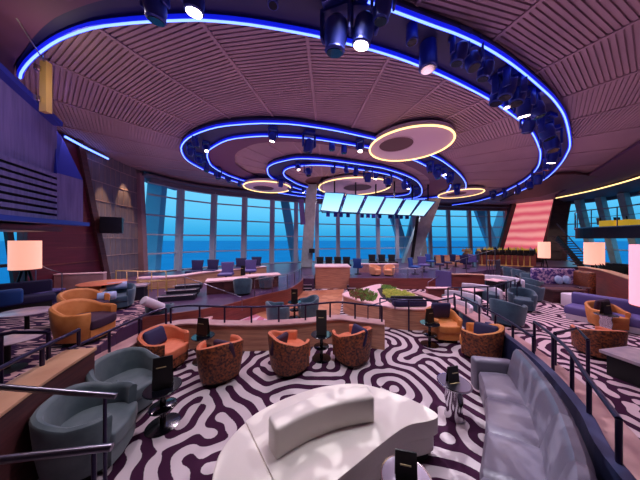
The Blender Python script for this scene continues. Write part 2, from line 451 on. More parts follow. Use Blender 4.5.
# window in the left wall, nearer the camera
nwin += 1
t = tag(bpy.data.objects.new('window_%d' % nwin, None), kind='structure'); COL.objects.link(t)
f = MB()
for z in (ZP, 1.7, 2.9, 4.1): f.bar((-9.85,7.0,z), (-9.7,3.0,z), .1,.1)
for y in (7.0,5.6,4.2): f.bar((-9.85,y,0),(-9.85,y-.4,4.3), .12,.14)
f.build('window_frame', 'booth_dark', t)
MB().add([(-9.9,7.0,0.3),(-9.75,3.0,.3),(-9.75,3.0,4.2),(-9.9,7.0,4.2)], [(0,1,2,3)]).build('window_pane','glass',t)
tag(MB().box((-9.85,5.0,5.35),(.2,4.1,2.5)).build('wall_left_upper', 'wall_brown'), kind='structure')
tag(MB().box((-9.85,5.0,.2),(.2,4.1,.5)).build('wall_left_lower', 'wall_brown'), kind='structure')
tag(MB().box((-9.9,0,3.3),(.2,6.0,7)).build('wall_left_near', 'wall_brown'), kind='structure')
tag(MB().box((4,-3.1,3.3),(30,.2,7)).build('wall_back', 'wall_brown'), kind='structure')
tag(MB().strip([(19,-3),(24,3),(26.5,9)], .2, -.1, ZC+.3).build('wall_right', 'wall_brown'), kind='structure')
tag(MB().strip([(24.0,20.7),(23.7,21.3),(22.9,23.0),(22.0,25.2)], .2, -.1, ZC+.4).build('wall_right_far', 'wall_brown'), kind='structure')

# glowing pink wall and the brown panelled wall beside it
pk = [P(503,23.6,1.55), P(541,21.0,1.55), P(553.5,21.0,ZC), P(516,23.6,ZC)]
o = slab(pk, -.25, (-.4,-1,0)).build('light_wall', 'pink_wall')
tag(o, 'glowing pink banded wall panel leaning beside the far windows', 'light panel')
fr = MB()
fr.bar(pk[0]+Vector((-.3,0,0)), pk[3]+Vector((-.3,0,0)), .5,.3); trim(fr, 'wall_brown')
bw = [P(541.5,20.9,0), P(560,20.2,0), P(572,20.2,ZC), P(554,20.9,ZC)]
tag(slab(bw, .2, (.4,1,0)).build('wall_right_panelled', 'wall_brown'), kind='structure')
sm = MB()
for k in range(1,9):
    t = k/9; sm.bar(bw[0].lerp(bw[3], t)+Vector((0,-.05,0)), bw[1].lerp(bw[2], t)+Vector((0,-.05,0)), .05,.03)
trim(sm, 'wood_dark')

# ------------------------------------------------------------------ floors
room = [(-9.9,-3),(19,-3),(24,3),(26.5,9),(25.5,16),(23.8,21),(22,25.2),(14,24.9),(11,23.9),(6,22.0),(0,19.6),(-4,17.9),(-8,15.2),(-10.3,12.6)]
tag(MB().prism(room, -.2, 0).build('floor', 'carpet_maze'), kind='structure')
# woven maze carpet: a pattern grown by a Swift-Hohenberg equation, kept as a smooth field on the mesh and cut sharp in the shader
import numpy as np
def maze_field(nx, ny, cells, seed, steps=55, g=.35, drift=.25):
    rng = np.random.default_rng(seed); u = rng.normal(0, .3, (ny, nx))
    kx = 2*np.pi*np.fft.fftfreq(nx)*cells/(2*np.pi); ky = 2*np.pi*np.fft.fftfreq(ny)*cells/(2*np.pi)
    k2 = (kx[None,:]**2+ky[:,None]**2); dt = .6; Lk = .55-(1-k2)**2*1.2; den = 1/(1-dt*Lk)
    for _ in range(steps):
        non = g*u*u-u**3; u = np.real(np.fft.ifft2((np.fft.fft2(u)+dt*np.fft.fft2(non))*den))
    return u
def maze_mat(name, dark, light, thr):
    m = bpy.data.materials.new(name); m.use_nodes = True
    n_ = m.node_tree.nodes; l_ = m.node_tree.links; b = n_['Principled BSDF']; b.inputs['Roughness'].default_value = .9; b.inputs['Specular IOR Level'].default_value = .12
    at = n_.new('ShaderNodeAttribute'); at.attribute_name = 'weave'
    mr = n_.new('ShaderNodeMapRange'); mr.inputs['From Min'].default_value = thr-.05; mr.inputs['From Max'].default_value = thr+.05; l_.new(at.outputs['Fac'], mr.inputs['Value'])
    r_ = n_.new('ShaderNodeValToRGB'); r_.color_ramp.elements[0].color = srgb(dark)+(1,); r_.color_ramp.elements[1].color = srgb(light)+(1,)
    l_.new(mr.outputs[0], r_.inputs[0]); l_.new(r_.outputs[0], b.inputs['Base Color'])
    tc_ = n_.new('ShaderNodeTexCoord'); nz = n_.new('ShaderNodeTexNoise'); nz.inputs['Scale'].default_value = 90; l_.new(tc_.outputs['Object'], nz.inputs['Vector'])
    bp_n = n_.new('ShaderNodeBump'); bp_n.inputs['Strength'].default_value = .2; bp_n.inputs['Distance'].default_value = .01; l_.new(nz.outputs['Fac'], bp_n.inputs['Height']); l_.new(bp_n.outputs[0], b.inputs['Normal'])
    M[name] = m
def maze_carpet(name, x0, x1, y0, y1, z, step, period, mname, keep, seed):
    nx = int((x1-x0)/step)+1; ny = int((y1-y0)/step)+1
    u = maze_field(nx, ny, period/step, seed)
    vs = [(x0+i*step, y0+j*step, z) for j in range(ny) for i in range(nx)]
    fs = [(j*nx+i, j*nx+i+1, (j+1)*nx+i+1, (j+1)*nx+i) for j in range(ny-1) for i in range(nx-1) if keep(x0+(i+.5)*step, y0+(j+.5)*step)]
    me = bpy.data.meshes.new(name); me.from_pydata(vs, [], fs); me.materials.append(M[mname])
    a = me.attributes.new('weave', 'FLOAT', 'POINT'); a.data.foreach_set('value', u.astype('f4').ravel())
    o = bpy.data.objects.new(name, me); COL.objects.link(o); return tag(o, kind='structure')
ledge_pts = [(2.1,.95),(2.54,1.87),(2.94,2.39),(3.38,3.2),(3.67,4.07),(3.85,4.8),(3.98,5.8),(4.05,6.6),(3.9,7.6),(3.6,8.6)]
def ledge_x(y):
    if y <= ledge_pts[0][1]: return ledge_pts[0][0]
    for (xa,ya),(xb,yb) in zip(ledge_pts, ledge_pts[1:]):
        if ya <= y <= yb: return xa+(xb-xa)*(y-ya)/(yb-ya)
    return ledge_pts[-1][0]
maze_mat('weave_lounge', (60,28,54), (204,190,196), .0)
maze_mat('weave_terrace', (60,26,54), (214,184,192), .0)
maze_carpet('floor_lounge', -4.0, 4.4, .9, 10.2, .004, .036, .235, 'weave_lounge', lambda x,y: x < ledge_x(y)+.27, 3)
maze_carpet('floor_right_terrace', 2.0, 14, .9, 13.5, .02, .042, .235, 'weave_terrace', lambda x,y: x > ledge_x(y)+.27, 8)
tag(MB().prism([P(300,5.6,0).xy, P(338,6.2,0).xy,P(344,10.85,0).xy,P(296,10.3,0).xy,(-2.3,7.3)], 0, .012).build('floor_dance', 'parquet'), kind='structure')
terrace_edge = smooth_path([(2.75,1.0),(3.15,1.9),(3.32,2.6),(3.65,3.3),(3.9,4.07),(4.1,4.9),(4.2,5.8),(4.3,7.0),(4.1,8.5)], 4)
tag(MB().prism([p.xy for p in terrace_edge]+[(7,14),(14,16),(22,14),(22,1)], 0.001, .014).build('floor_terrace', 'carpet_terrace'), kind='structure')
tag(MB().prism([(-3.3,4.95),(-1.4,4.95),(.3,5.35),(.3,6),(-2.35,7.3),(-4.2,6.0)], 0, .01).build('floor_pink', 'carpet_pink'), kind='structure')
# raised platform round the windows and on the left
arc = smooth_path([(-5.6,4.6),(-4.4,5.3),(-3.4,5.85),(-2.75,6.4),(-2.27,7.1),(-2.07,7.4),(-1.54,8.0),(-1.17,8.6),(-.9,10.0),(-.9,10.9)], 5)
left_edge = [(-4.05,3.0),(-4.1,4.0),(-4.4,4.6)]
plat = [(-9.8,1.0),(-3.6,1.0),(-3.75,2.4)]+left_edge+[(p.x,p.y) for p in arc[5:]]+[(-.3,10.9),(-.3,12.2),(1.5,12.2),(1.5,10.9),P(400,10.8,0).xy,P(437,10.8,0).xy,P(452,12,0).xy,(11,14),(16,16),(21.5,15),(23.5,20.8),(21.8,24.6),(14,24.6),(11,23.5),(6,21.6),(0,19.2),(-4,17.5),(-8,14.8),(-10.1,12.4)]
tag(MB().prism(plat, .02, ZP).build('floor_platform', 'platform_floor'), kind='structure')
tag(MB().prism([(-9.7,1.0),(-3.62,1.0),(-3.78,2.4),(-4.08,3.0),(-4.13,4.0),(-4.5,5.0),(-5.0,6.6),(-7.5,7.6),(-9.7,7.6)], ZP, ZP+.01).build('floor_left_terrace', 'carpet_stripe'), kind='structure')
trim(MB().strip([(p.x+.02,p.y-.03) for p in arc[5:]], .06, .0, ZP+.06), 'wood_red')
trim(MB().bar(P(349,10.83,.28),P(437,10.76,.28), .06,.58), 'wood_red')
# ceiling : slatted wedges round a centre
CX, CY = .2, 14.6
cm = MB(); seams = MB()
NS = 36; half = PI/NS
for s_ in range(NS):
    a = s_*2*PI/NS + R(-90+2.5)
    ca, sa = math.cos(a), math.sin(a); rr = 1.2; pitch = .09
    while rr < 26:
        hw = rr*math.tan(half); 
        def pt(r_, w_, z_): return (CX+ca*r_-sa*w_, CY+sa*r_+ca*w_, z_)
        p2 = rr+pitch; hw2 = p2*math.tan(half); rm = rr+pitch*.66; hwm = rm*math.tan(half)
        y = CY+sa*rr; xx = CX+ca*rr
        if -4 < y < 26.5 and -12 < xx < 27 and not (y > 15.5 and y-15.5 > (xx+10.4)*.58+1.5 and xx < 6):
            z0 = ZC; z1 = ZC+.045
            cm.add([pt(rr,-hw,z0),pt(rr,hw,z0),pt(rm,hwm,z0),pt(rm,-hwm,z0),pt(rm,hwm,z1),pt(rm,-hwm,z1),pt(p2,hw2,z1),pt(p2,-hw2,z1),pt(p2,hw2,z0),pt(p2,-hw2,z0)],
                   [(0,1,2,3),(3,2,4,5),(5,4,6,7),(7,6,8,9)])
        rr = p2
    b = a+half
    n0, n1 = 1.3, 1.5
    while n1 < 24:
        xx, yy = CX+math.cos(b)*n1, CY+math.sin(b)*n1
        fx = None
        for pa_, pb_ in zip(fac, fac[1:]):
            if pa_.x <= xx <= pb_.x: fx = pa_.y+(pb_.y-pa_.y)*(xx-pa_.x)/(pb_.x-pa_.x)
        if (fx is not None and yy > fx) or xx < -10 or xx > 24 or (xx > fac[-1].x and yy > 24) or yy < -3: break
        n1 += .25
    seams.bar((CX+math.cos(b)*n0, CY+math.sin(b)*n0, ZC-.005), (CX+math.cos(b)*n1, CY+math.sin(b)*n1, ZC-.005), .07,.04)
tag(cm.build('ceiling', 'slat', fix=False), kind='structure')
big = [(-10.8,-3.5),(20,-3.5),(27.5,9),(26,22),(22,26.8),(10,26),(0,21.6),(-6,18.6),(-11.2,13.8)]
trim(MB().prism(big, ZC+.1, ZC+.3), 'ceiling_brown')
trim(seams, 'slat')

# ------------------------------------------------------------------ ring bands under the ceiling
ZB = ZC-.12
def ring(pxs, z=ZB-.1, n=8, closed=False): return smooth_path([CP(x,y,z) for x,y in pxs], n, closed)
def band(name, label, outer, inner, closed, outer_led=True, inner_led=True, cat='ceiling light'):
    t = thing(name, label, cat, (outer[0].x, outer[0].y, ZB))
    off = Vector((-outer[0].x, -outer[0].y, -ZB))
    def rs(path, n):
        # n evenly spaced samples
        ds = [0]
        pl = path+[path[0]] if closed else path
        for a, b in zip(pl, pl[1:]): ds.append(ds[-1]+(b-a).length)
        out = []; j = 0
        for k in range(n):
            s_ = ds[-1]*k/(n if closed else n-1)
            while j < len(ds)-2 and ds[j+1] < s_: j += 1
            f_ = (s_-ds[j])/max(1e-6, ds[j+1]-ds[j]); out.append(pl[j].lerp(pl[j+1], min(1,f_)))
        return out
    n = 120
    A = rs(outer, n); B = rs(inner, n); m = MB()
    za, zb = ZB, ZB+.11
    vs = []
    for a, b in zip(A, B):
        vs += [Vector((a.x,a.y,za)), Vector((b.x,b.y,za)), Vector((b.x,b.y,zb)), Vector((a.x,a.y,zb))]
    fs = []
    for i in range(n if closed else n-1):
        j = (i+1) % n
        for k in range(4): fs.append((4*i+k, 4*i+(k+1)%4, 4*j+(k+1)%4, 4*j+k))
    m.add([v+off for v in vs], fs); m.build('soffit', 'band_dark', t)
    for path, on in ((A, outer_led), (B, inner_led)):
        if not on: continue
        lp = MB(); pp = [Vector((p.x,p.y,0)) for p in path]+([path[0]] if closed else [])
        lp.strip([(p.x+off.x, p.y+off.y) for p in pp], .05, -.12, .02); lp.build('lip', 'band_lip', t)
        MB().tube([Vector((p.x,p.y,ZB-.125))+off for p in path], .022, 6, closed).build('led_strip', 'led_blue', t)
        MB().tube([Vector((p.x,p.y,ZB-.085))+off for p in path], .05, 8, closed).build('led_glow', 'led_halo', t)  # tube added as the strip's blue halo
    return t
Bl = [(20,77),(21,72),(28,62),(40,51),(60,38),(90,27),(120,22.5),(150,20),(190,18.5),(210,19),(250,23),(300,31.5),(330,38),(380,51),(420,65),(460,83),(494,101.4),(516,117),(530,129),(538,144),(540.5,155),(537,168),(525,180),(510,188.5),(497.5,195),(475,201.5),(452,205)]
El = [(18,80),(16,70),(22,60),(33,43),(45,31),(60,21),(90,9.5),(120,3),(150,-2),(190,-6),(230,-8),(280,-9),(330,-5),(368,0),(430,23),(460,34),(488.7,48),(516,66),(540,86),(556,102),(566,120),(570,144),(566,155),(561,163),(553,172),(542.5,180),(520,191),(500,197),(452,206.5)]
Bp = ring(Bl); Ep = ring(El)
band('light_ring', 'great blue-edged ring sweeping across the whole ceiling', Ep, Bp, False, False, True)
ed = [p for p in ring(El[13:27])]
e_t = MB(); e_t.tube([Vector((p.x,p.y,ZB-.125)) for p in ed], .022, 6)
o = e_t.build('led_strip', 'led_blue', bpy.data.objects['light_ring']); o.matrix_parent_inverse = Matrix.Translation(-Vector(bpy.data.objects['light_ring'].location))
o2 = MB().tube([Vector((p.x,p.y,ZB-.085)) for p in ed], .05, 8).build('led_glow', 'led_halo', bpy.data.objects['light_ring']); o2.matrix_parent_inverse = o.matrix_parent_inverse
lp = MB().strip([(p.x,p.y) for p in ed], .05, ZB-.12, ZB+.02).build('lip', 'band_lip', bpy.data.objects['light_ring']); lp.matrix_parent_inverse = o.matrix_parent_inverse
# ring C
Co = [(181,147.5),(186.3,139),(197.5,132.5),(216.3,126.5),(235,124),(260,122.4),(280,122.75),(297.5,123.9),(335,129.7),(372.5,138),(405,146),(435,156.5),(450,166),(461,175.6),(466,185),(462,192)]
Ci = [(207,155),(208,151),(211.6,147.5),(225.6,140),(242.5,136.8),(265,135.3),(290,136.3),(316,138.5),(353.8,144.7),(370.6,147.5),(395,153.5),(414,159.7),(425.6,165.3),(442,175),(450,183),(448,190)]
Cof = [(447,196),(420,199),(360,200),(310,197),(270,191),(240.6,183),(220,176),(205,170),(191,162.5),(184.4,156.9)]
Cif = [(436,197),(400,199),(350,198.5),(300,192.5),(270,187),(246,181),(235,177.5),(225.6,173.8),(212.5,166.3),(208.5,160)]
band('light_ring', 'middle blue-edged ring of spotlights between the gold discs', ring(Co+Cof, closed=True, n=6), ring(Ci+Cif, closed=True, n=6), True)
def border(owner, path, k, cx_, cy_):
    m = MB(); n = len(path); vs = []
    for p in path: vs += [(p.x,p.y,ZB+.05), (cx_+(p.x-cx_)*k, cy_+(p.y-cy_)*k, ZB+.05)]
    m.add(vs, [(2*i,2*i+1,(2*i+3)%(2*n),(2*i+2)%(2*n)) for i in range(n)])
    m.add([(x,y,z+.05) for x,y,z in vs], [(2*i+1,2*i,(2*i+2)%(2*n),(2*i+3)%(2*n)) for i in range(n)])
    o = m.build('border_panel', 'ceiling_smooth', owner); o.matrix_parent_inverse = Matrix.Translation(-Vector(owner.location)); return o
rc_ = bpy.data.objects['light_ring.001']; pci = ring(Ci+Cif, closed=True, n=6); mx_ = sum((p for p in pci), Vector())/len(pci)
border(rc_, pci, .8, mx_.x, mx_.y)
Do = [(267.5,168),(272,164),(278.8,161.6),(293.8,158.4),(305,158),(320,158.8),(350,162.5),(378,166.8),(384,168),(405,174.7),(418,182),(422,190.6)]
Dof = [(418,196.5),(400,199),(360,199),(325,196),(300,189),(278.8,181.3),(269.4,175.6)]
Di = [(283.4,172.8),(286,169),(293.8,166.3),(310,164.8),(329.4,165.3),(350,168),(375,171.5),(395.6,176.6),(408,184),(410.6,190.6)]
Dif = [(406,194.5),(385,196.5),(350,195),(320,189.7),(301,185),(288,178.4),(285,176)]
band('light_ring', 'smallest blue-edged ring, nested above the far screens', ring(Do+Dof, closed=True, n=6), ring(Di+Dif, closed=True, n=6), True)
# inner flat purple border inside ring C is left to the slats
# gold edged discs
def disc(pts, z, label, hole):
    a, b, c_, d_ = [CP(x,y,z) for x,y in pts]        # left, right, top(far), bottom(near)
    X = (a.x+b.x)/2; Y0, Y1 = c_.y, d_.y; Y = (Y0+Y1)/2
    rx = (b-a).length/2*.985; ry = abs(Y1-Y0)/2
    r_ = (rx+ry)/2 if abs(rx-ry) < .35 else rx
    t = thing('ceiling_disc', label, 'ceiling light', (X,Y,z))
    sy = ry/rx
    MB().lathe([(rx*.98,.0),(rx,.02),(rx,.16),(rx*.9,.17)], 64, sy=sy).build('panel', 'disc_white', t, smooth=40)
    MB().tube([(rx*math.cos(2*PI*k/64), rx*sy*math.sin(2*PI*k/64), -.01) for k in range(64)], .033, 8, True).build('led_edge', 'led_gold', t, smooth=60)
    hx, hy, hr = hole
    MB().lathe([(rx*hr,-.012),(rx*hr,.0)], 40, c=(rx*hx, rx*sy*hy, 0), sy=sy).build('recess', 'disc_hole', t)
    MB().tube([(rx*hx+rx*hr*math.cos(2*PI*k/40), rx*sy*(hy+hr*math.sin(2*PI*k/40)), -.014) for k in range(40)], .018, 6, True).build('recess_rim', 'disc_white', t)
    MB().lathe([(.05,.17),(.05,ZC-z+.05)], 12).build('stem', 'black_matte', t)
disc([(370.7,146),(456.6,139.5),(414,125),(412,160.6)], ZC-.3, 'largest gold-rimmed ceiling disc, nearest the camera', (-.38,-.1,.42))
disc([(319,184),(388,188),(352,177.2),(355,194.8)], ZC-.3, 'pale gold-rimmed disc inside the smallest blue ring', (.1,0,.4))
disc([(443,193.5),(488,190.8),(467,188.7),(464,198)], ZC-.3, 'small gold-rimmed disc on the right, by the far windows', (-.2,0,.45))
disc([(240.8,184.5),(290,187),(264,181),(266,192.5)], ZC-.5, 'small gold-rimmed disc on the left, over the window wall', (-.2,.1,.45))

# smooth ceiling at the near left and the brown vault at the right
near = ring([(-140,60),(-60,85),(5,88),(14,80),(14,68),(21,58),(33,42),(45,30),(60,20),(90,8.5),(120,2),(150,-3.2),(190,-7.4),(240,-10),(300,-12),(300,-120)])
trim(MB().prism([(p.x,p.y) for p in near], ZB-.02, ZB+.1), 'ceiling_smooth')
gp = smooth_path([CP(556,198,6.2),CP(575,194.2,6.2),CP(600,188.5,6.2),CP(640,177,6.2),CP(680,160,6.2),CP(760,110,6.2)], 6)
gold = thing('light_line', 'long gold cove light line on the right-hand ceiling edge', 'ceiling light', gp[0])
MB().tube([p-gp[0] for p in gp], .045, 6).build('led_strip', 'led_gold', gold)
MB().strip([(p.x-gp[0].x, p.y-gp[0].y) for p in gp], .12, .03, .32).build('lip', 'ceiling_brown', gold)
va = [CP(500,201,6.35),CP(540,196,6.35),CP(575,186,6.35),CP(598,176,6.35),CP(575,173.5,6.35),CP(556,174,6.35)]
trim(MB().prism([(p.x,p.y) for p in va], 6.3, 6.42), 'ceiling_brown')
vb = [gp[i] for i in range(0,len(gp))]
trim(MB().prism([(p.x,p.y) for p in vb]+[CP(700,60,6.35).xy, CP(640,142,6.35).xy, CP(600,168,6.35).xy, CP(560,193,6.35).xy], 6.31, 6.43), 'ceiling_smooth')
trim(MB().prism([(p.x,p.y) for p in vb]+[(26,12),(25.5,16),(23.9,20.8)], 6.18, 6.3), 'ceiling_brown')
# blue cove line on the left wall head
bp_ = [P(64,7.75,6.25), P(85,8.7,6.25), P(107,9.85,6.25)]
cv = thing('light_line', 'short blue cove light line along the top of the left wall', 'ceiling light', bp_[0])
MB().tube([p-bp_[0]+Vector((.05,0,0)) for p in bp_], .04, 6).build('led_strip', 'led_blue', cv)
MB().bar(Vector((-.08,0,.05)), bp_[2]-bp_[0]+Vector((-.08,0,.05)), .1,.1).build('lip', 'band_lip', cv)

# ------------------------------------------------------------------ moving heads and spots
def head(lit, label='', s=1.0):
    t = thing('stage_light', label, 'stage light')
    MB().rbox((0,0,-.06),(.34,.34,.12), .02).build('base', 'fixture', t, smooth=30)
    y = MB()
    for sx in (-1,1): y.rbox((sx*.2,0,-.3),(.05,.14,.42), .02)
    y.box((0,0,-.13),(.42,.14,.05)); y.build('yoke', 'fixture', t, smooth=30)
    body = MB().lathe([(.09,.16),(.15,.1),(.165,-.1),(.14,-.2),(.15,-.24),(.13,-.26)], 20)
    b = body.build('head', 'fixture', t, smooth=40); b.location = (0,0,-.42); b.rotation_euler = (R(12),R(8),0)
    l = MB().lathe([(.115,-.005),(.115,.012)], 20).build('lens', 'fixture_lens' if lit else 'lens_dark', b); l.location = (0,0,-.268)
    return t
hd_dark = head(False); hd_lit = head(True)
def par(lit):
    t = thing('stage_light', '', 'stage light')
    b = MB().lathe([(.05,0),(.09,-.02),(.1,-.3),(.09,-.31)], 16).build('head', 'fixture', t, smooth=40)
    MB().lathe([(.075,-.318),(.075,-.308)], 16).build('lens', 'fixture_lens' if lit else 'lens_dark', b)
    MB().bar((-.12,0,.02),(.12,0,.02), .04,.04).build('bracket', 'fixture', t)
    return t
pr_dark = par(False); pr_lit = par(True)
heads = [ # px, py of the lower end, lit, scale, kind, label
 (155,17,0,1.1,'h','dark moving-head light at the top left of the big ring'),
 (193,8,1,1.1,'h','lit moving-head light at the top left of the big ring'),
 (273,10,0,.8,'p','slim dark spotlight alone near the top centre of the big ring'),
 (336,48,0,1.4,'h','biggest dark moving-head light hanging over the near slats'),
 (364,42,1,1.25,'h','lit moving-head light beside the biggest dark one'),
 (383,18,0,1.0,'h','dark moving-head light half hidden at the top edge'),
 (412,47,0,1.0,'p','short dark spotlight between the lit head and the slim head'),
 (428,75,0,1.6,'p','long slim dark spotlight crossing the inner blue line'),
 (460,62,0,1.0,'h',''),(472,70,0,1.0,'h',''),(486,78,0,1.0,'h',''),
 (499,103,0,1.2,'h',''),(507,110,1,.8,'p','left lit spotlight of the right-hand cluster'),
 (524,115,1,1.2,'h','broad lit moving head of the right-hand cluster'),
 (508,97,0,1.2,'h',''),(518,104,0,1.2,'h',''),(536,117,0,1.2,'h',''),(529,129,0,1.0,'h',''),
 (546,136,0,1.2,'h',''),(551,148,0,1.3,'h',''),(553,160,1,1.1,'h','lit moving head low on the right of the big ring'),
 (548,168,0,1.0,'h',''),(538,180,0,1.1,'h',''),(530,186,0,1.0,'h',''),(518,191,0,1.0,'h',''),(505,195,0,.9,'h',''),(493,197,0,.9,'h','')]
c_heads = [(195,145,0,1.2,'h',''),(191,154,0,1.2,'h',''),(206,150,1,1.0,'h','lit spotlight at the left end of the middle ring'),
 (199,163,0,1.3,'h',''),(207,170,0,1.4,'h',''),(218,176,0,1.3,'h',''),(273,139,1,1.2,'h','left lit spotlight on the near side of the middle ring'),
 (309,149,0,1.8,'h','large dark moving head on the near side of the middle ring'),(332,151,0,1.6,'p','left slim spotlight of the pair on the middle ring'),
 (344,154,0,1.6,'p','right slim spotlight of the pair on the middle ring'),(360,150,1,1.2,'h','right lit spotlight on the near side of the middle ring'),
 (430,171,0,1.4,'h',''),(437,175,0,1.5,'h',''),(444,173,1,1.0,'h','lit spotlight at the right end of the middle ring'),(450,181,0,1.4,'h',''),(457,192,0,1.5,'h',''),
 (228,180,0,1.1,'h',''),(240,184,0,1.1,'h','')]
d_heads = [(298,169,1,1.0,'h','lit spotlight at the left of the smallest ring'),(308,174,0,1.6,'h',''),(333,172,0,1.2,'h',''),(346,172,0,1.2,'h',''),(356,173,0,1.2,'h',''),(368,178,0,1.6,'h',''),(376,177,1,1.0,'h','lit spotlight midway along the smallest ring'),
 (388,183,0,1.6,'h',''),(404,186,0,1.5,'h',''),(409,187,1,1.0,'h','lit spotlight at the right of the smallest ring'),(416,193,0,1.4,'h',''),(281,184,0,1.4,'h',''),(290,189,0,1.3,'h',''),(303,191,1,.9,'h','lit spotlight by the top of the white column')]
for lst, g, lb in ((heads,'dark stage lights of the big ring','dark stage light in the row along the big blue ring'),(c_heads,'dark stage lights of the middle ring','dark stage light clustered on the middle blue ring'),(d_heads,'dark stage lights of the smallest ring','dark stage light on the smallest blue ring')):
    for (px,py,lit,s,kind,lab) in lst:
        s = s*(.64 if lst is not heads else 1); sg = s*(1.0 if kind == 'h' else 1.3)
        p = CP(px, py, ZB-.66*sg*.8 if kind == 'h' else ZB-.3*sg)
        pro = {('h',0):hd_dark,('h',1):hd_lit,('p',0):pr_dark,('p',1):pr_lit}[(kind,lit)]
        s2 = s*(1.0 if kind == 'h' else 1.3)*(.82 if p.y < 6 else (.95 if p.y < 11 else 1.1))
        put(pro, (p.x,p.y,ZB+.02), random.uniform(0,6) if lst is not heads or py > 60 else random.uniform(-.4,.4), lab or lb, None if lab else g, s2)
# recessed downlights over the left wall
for i,(px,py) in enumerate([(127,164.5),(128,178)]):
    pass

# ------------------------------------------------------------------ left control booth
A_ = P(-60,3.2,0); B1 = P(0,4.2,0); B2 = P(57,5.5,0); C2 = P(83,5.9,0)
def at_y(px, d, py): return P(px, d, HC+(240-py)*d/K)
bt = thing('control_booth', 'large violet louvered control booth overhanging at the upper left', 'booth', (-6.6,5,2.9))
inv = Matrix.Translation(-Vector((-6.6,5,2.9)))
def part(mb, name, m, parent, **k):
    o = mb.build(name, m, parent, **k); o.matrix_parent_inverse = Matrix.Translation(-Vector(parent.location)); return o
lz0, lz1 = 2.95, 4.17
dirb = (B2-B1).normalized(); A_ = B1-dirb*2.6
fb = slab([A_+Vector((0,0,lz1)), B2+Vector((0,0,lz1)), B2+Vector((0,0,5.42)), A_+Vector((0,0,6.35))], -.12, (1,-.8,0))
part(fb, 'front_panel', 'booth_panel', bt)
core = slab([A_+Vector((-.2,0,2.9)), B2+Vector((-.2,0,2.9)), B2+Vector((-.2,.1,5.4)), A_+Vector((-.2,.1,6.3))], -2.2, (1,-.3,0))
part(core, 'body', 'booth_dark', bt)
lv = MB()
for k in range(8):
    z = lz0+.07+k*(lz1-lz0)/8
    a = A_+Vector((.04,-.03,z)); b = B2+Vector((.04,-.03,z)); nrm = Vector((1,-.8,0)).normalized()*.14
    lv.add([a,b,b+Vector((0,0,.05)),a+Vector((0,0,.05)),a+nrm+Vector((0,0,-.02)),b+nrm+Vector((0,0,-.02)),b+nrm+Vector((0,0,.075)),a+nrm+Vector((0,0,.075))],
           [(0,1,2,3),(4,7,6,5),(0,4,5,1),(3,2,6,7),(1,5,6,2),(0,3,7,4)])
part(lv, 'louver', 'booth_panel', bt)
part(MB().bar(A_+Vector((.08,-.08,2.9)), C2+Vector((.05,-.05,2.93)), .3,.1), 'bottom_rail', 'booth_trim', bt)
part(MB().bar(A_+Vector((.1,-.08,6.38)), B2+Vector((.1,-.08,5.45)), .22,.12), 'top_rail', 'booth_trim', bt)
eb = slab([B2+Vector((.12,-.1,2.9)), C2+Vector((0,0,2.95)), C2+Vector((0,0,4.15)), B2+Vector((.12,-.1,4.2))], -.9, (1,-.1,0))
part(eb, 'end_block', 'booth_panel', bt)
ew = slab([B2+Vector((.12,-.1,4.2)), C2+Vector((0,0,4.16)), P(62,5.7,5.25), P(54,5.5,5.42)], -.9, (1,-.1,0))
part(ew, 'end_wedge', 'booth_trim', bt)
tag(slab([A_+Vector((-.4,0,2.7)),P(62,5.6,2.72),P(62,5.6,2.84),A_+Vector((-.4,0,2.84))], -1.8, (1,-.2,0)).build('light_shelf', 'wall_red'), 'red underside shelf below the louvered booth', 'shelf')
# hanging batten with two small lamps
hb = thing('hanging_batten', 'tan batten with small lamps hung on wires beside the booth', 'batten', P(42,4.3,5.1))
part(slab([P(39,4.3,5.1),P(46,4.3,5.1),P(46,4.3,6.12),P(39.5,4.3,6.12)], .1, (0,1,0)), 'board', 'brass', hb)
for py in (70,100):
    z = HC+(240-py)*4.3/K
    part(MB().lathe([(.03,0),(.05,.02),(.05,.1)], 12, c=tuple(P(37.5,4.25,z-.05))), 'lamp', 'chrome', hb)
part(MB().tube([P(44,4.3,6.1), P(43,4.35,6.45)], .012, 5), 'wire', 'steel', hb)
part(MB().tube([P(44,4.3,6.1), P(10,3.6,6.42)], .012, 5), 'wire', 'steel', hb)
# black speaker on the left wall
sp_ = thing('wall_speaker', 'black box speaker bracketed to the grey left wall', 'speaker', P(112,9.6,2.55))
part(MB().rbox(P(112,9.5,3.15), (.72,.45,.72), .02, R(35)), 'cabinet', 'screen_black', sp_)
part(MB().bar(P(112,9.5,3.15)+Vector((-.3,.1,0)), Vector((-9.95,9.9,3.15)), .08,.08), 'bracket', 'black_matte', sp_)

# ------------------------------------------------------------------ columns
def column(a, b, w1, w2, label, dep=.6):
    a = Vector(a); b = Vector(b); t = thing('column', label, 'column', a)
    m = MB(); vs = []
    for p, w_ in ((a,w1),(b,w2)):
        for (i,j) in ((-1,-1),(1,-1),(1,1),(-1,1)): vs.append(p+Vector((i*w_/2, j*dep/2, 0)))
    m.add(vs, [(3,2,1,0),(4,5,6,7)]+[(k,(k+1)%4,(k+1)%4+4,k+4) for k in range(4)])
    part(m, 'shaft', 'column', t, bevel=.05); return t
cl = column(P(306.5,15.5,ZP), P(312,15.5,ZC), .8, .75, 'white upright column at the left of the glowing screens')
cr = column(P(408,18.5,ZP-.2), P(433,18.5,6.1), 1.15, 1.2, 'wide leaning column at the right of the glowing screens')
part(slab([P(411,18.1,.9),P(413.5,18.1,.9),P(419.5,18.1,4.6),P(416.5,18.1,4.6)], .1, (0,1,0)), 'slot', 'black_matte', cr)
column(P(422,19.6,ZP), P(424,19.6,2.6), .9, .1, 'grey wedge-shaped strut behind the leaning column')
part(MB().rbox(P(312,15.0,1.75), (.4,.35,.3), .03), 'speaker_box', 'black_matte', cl)
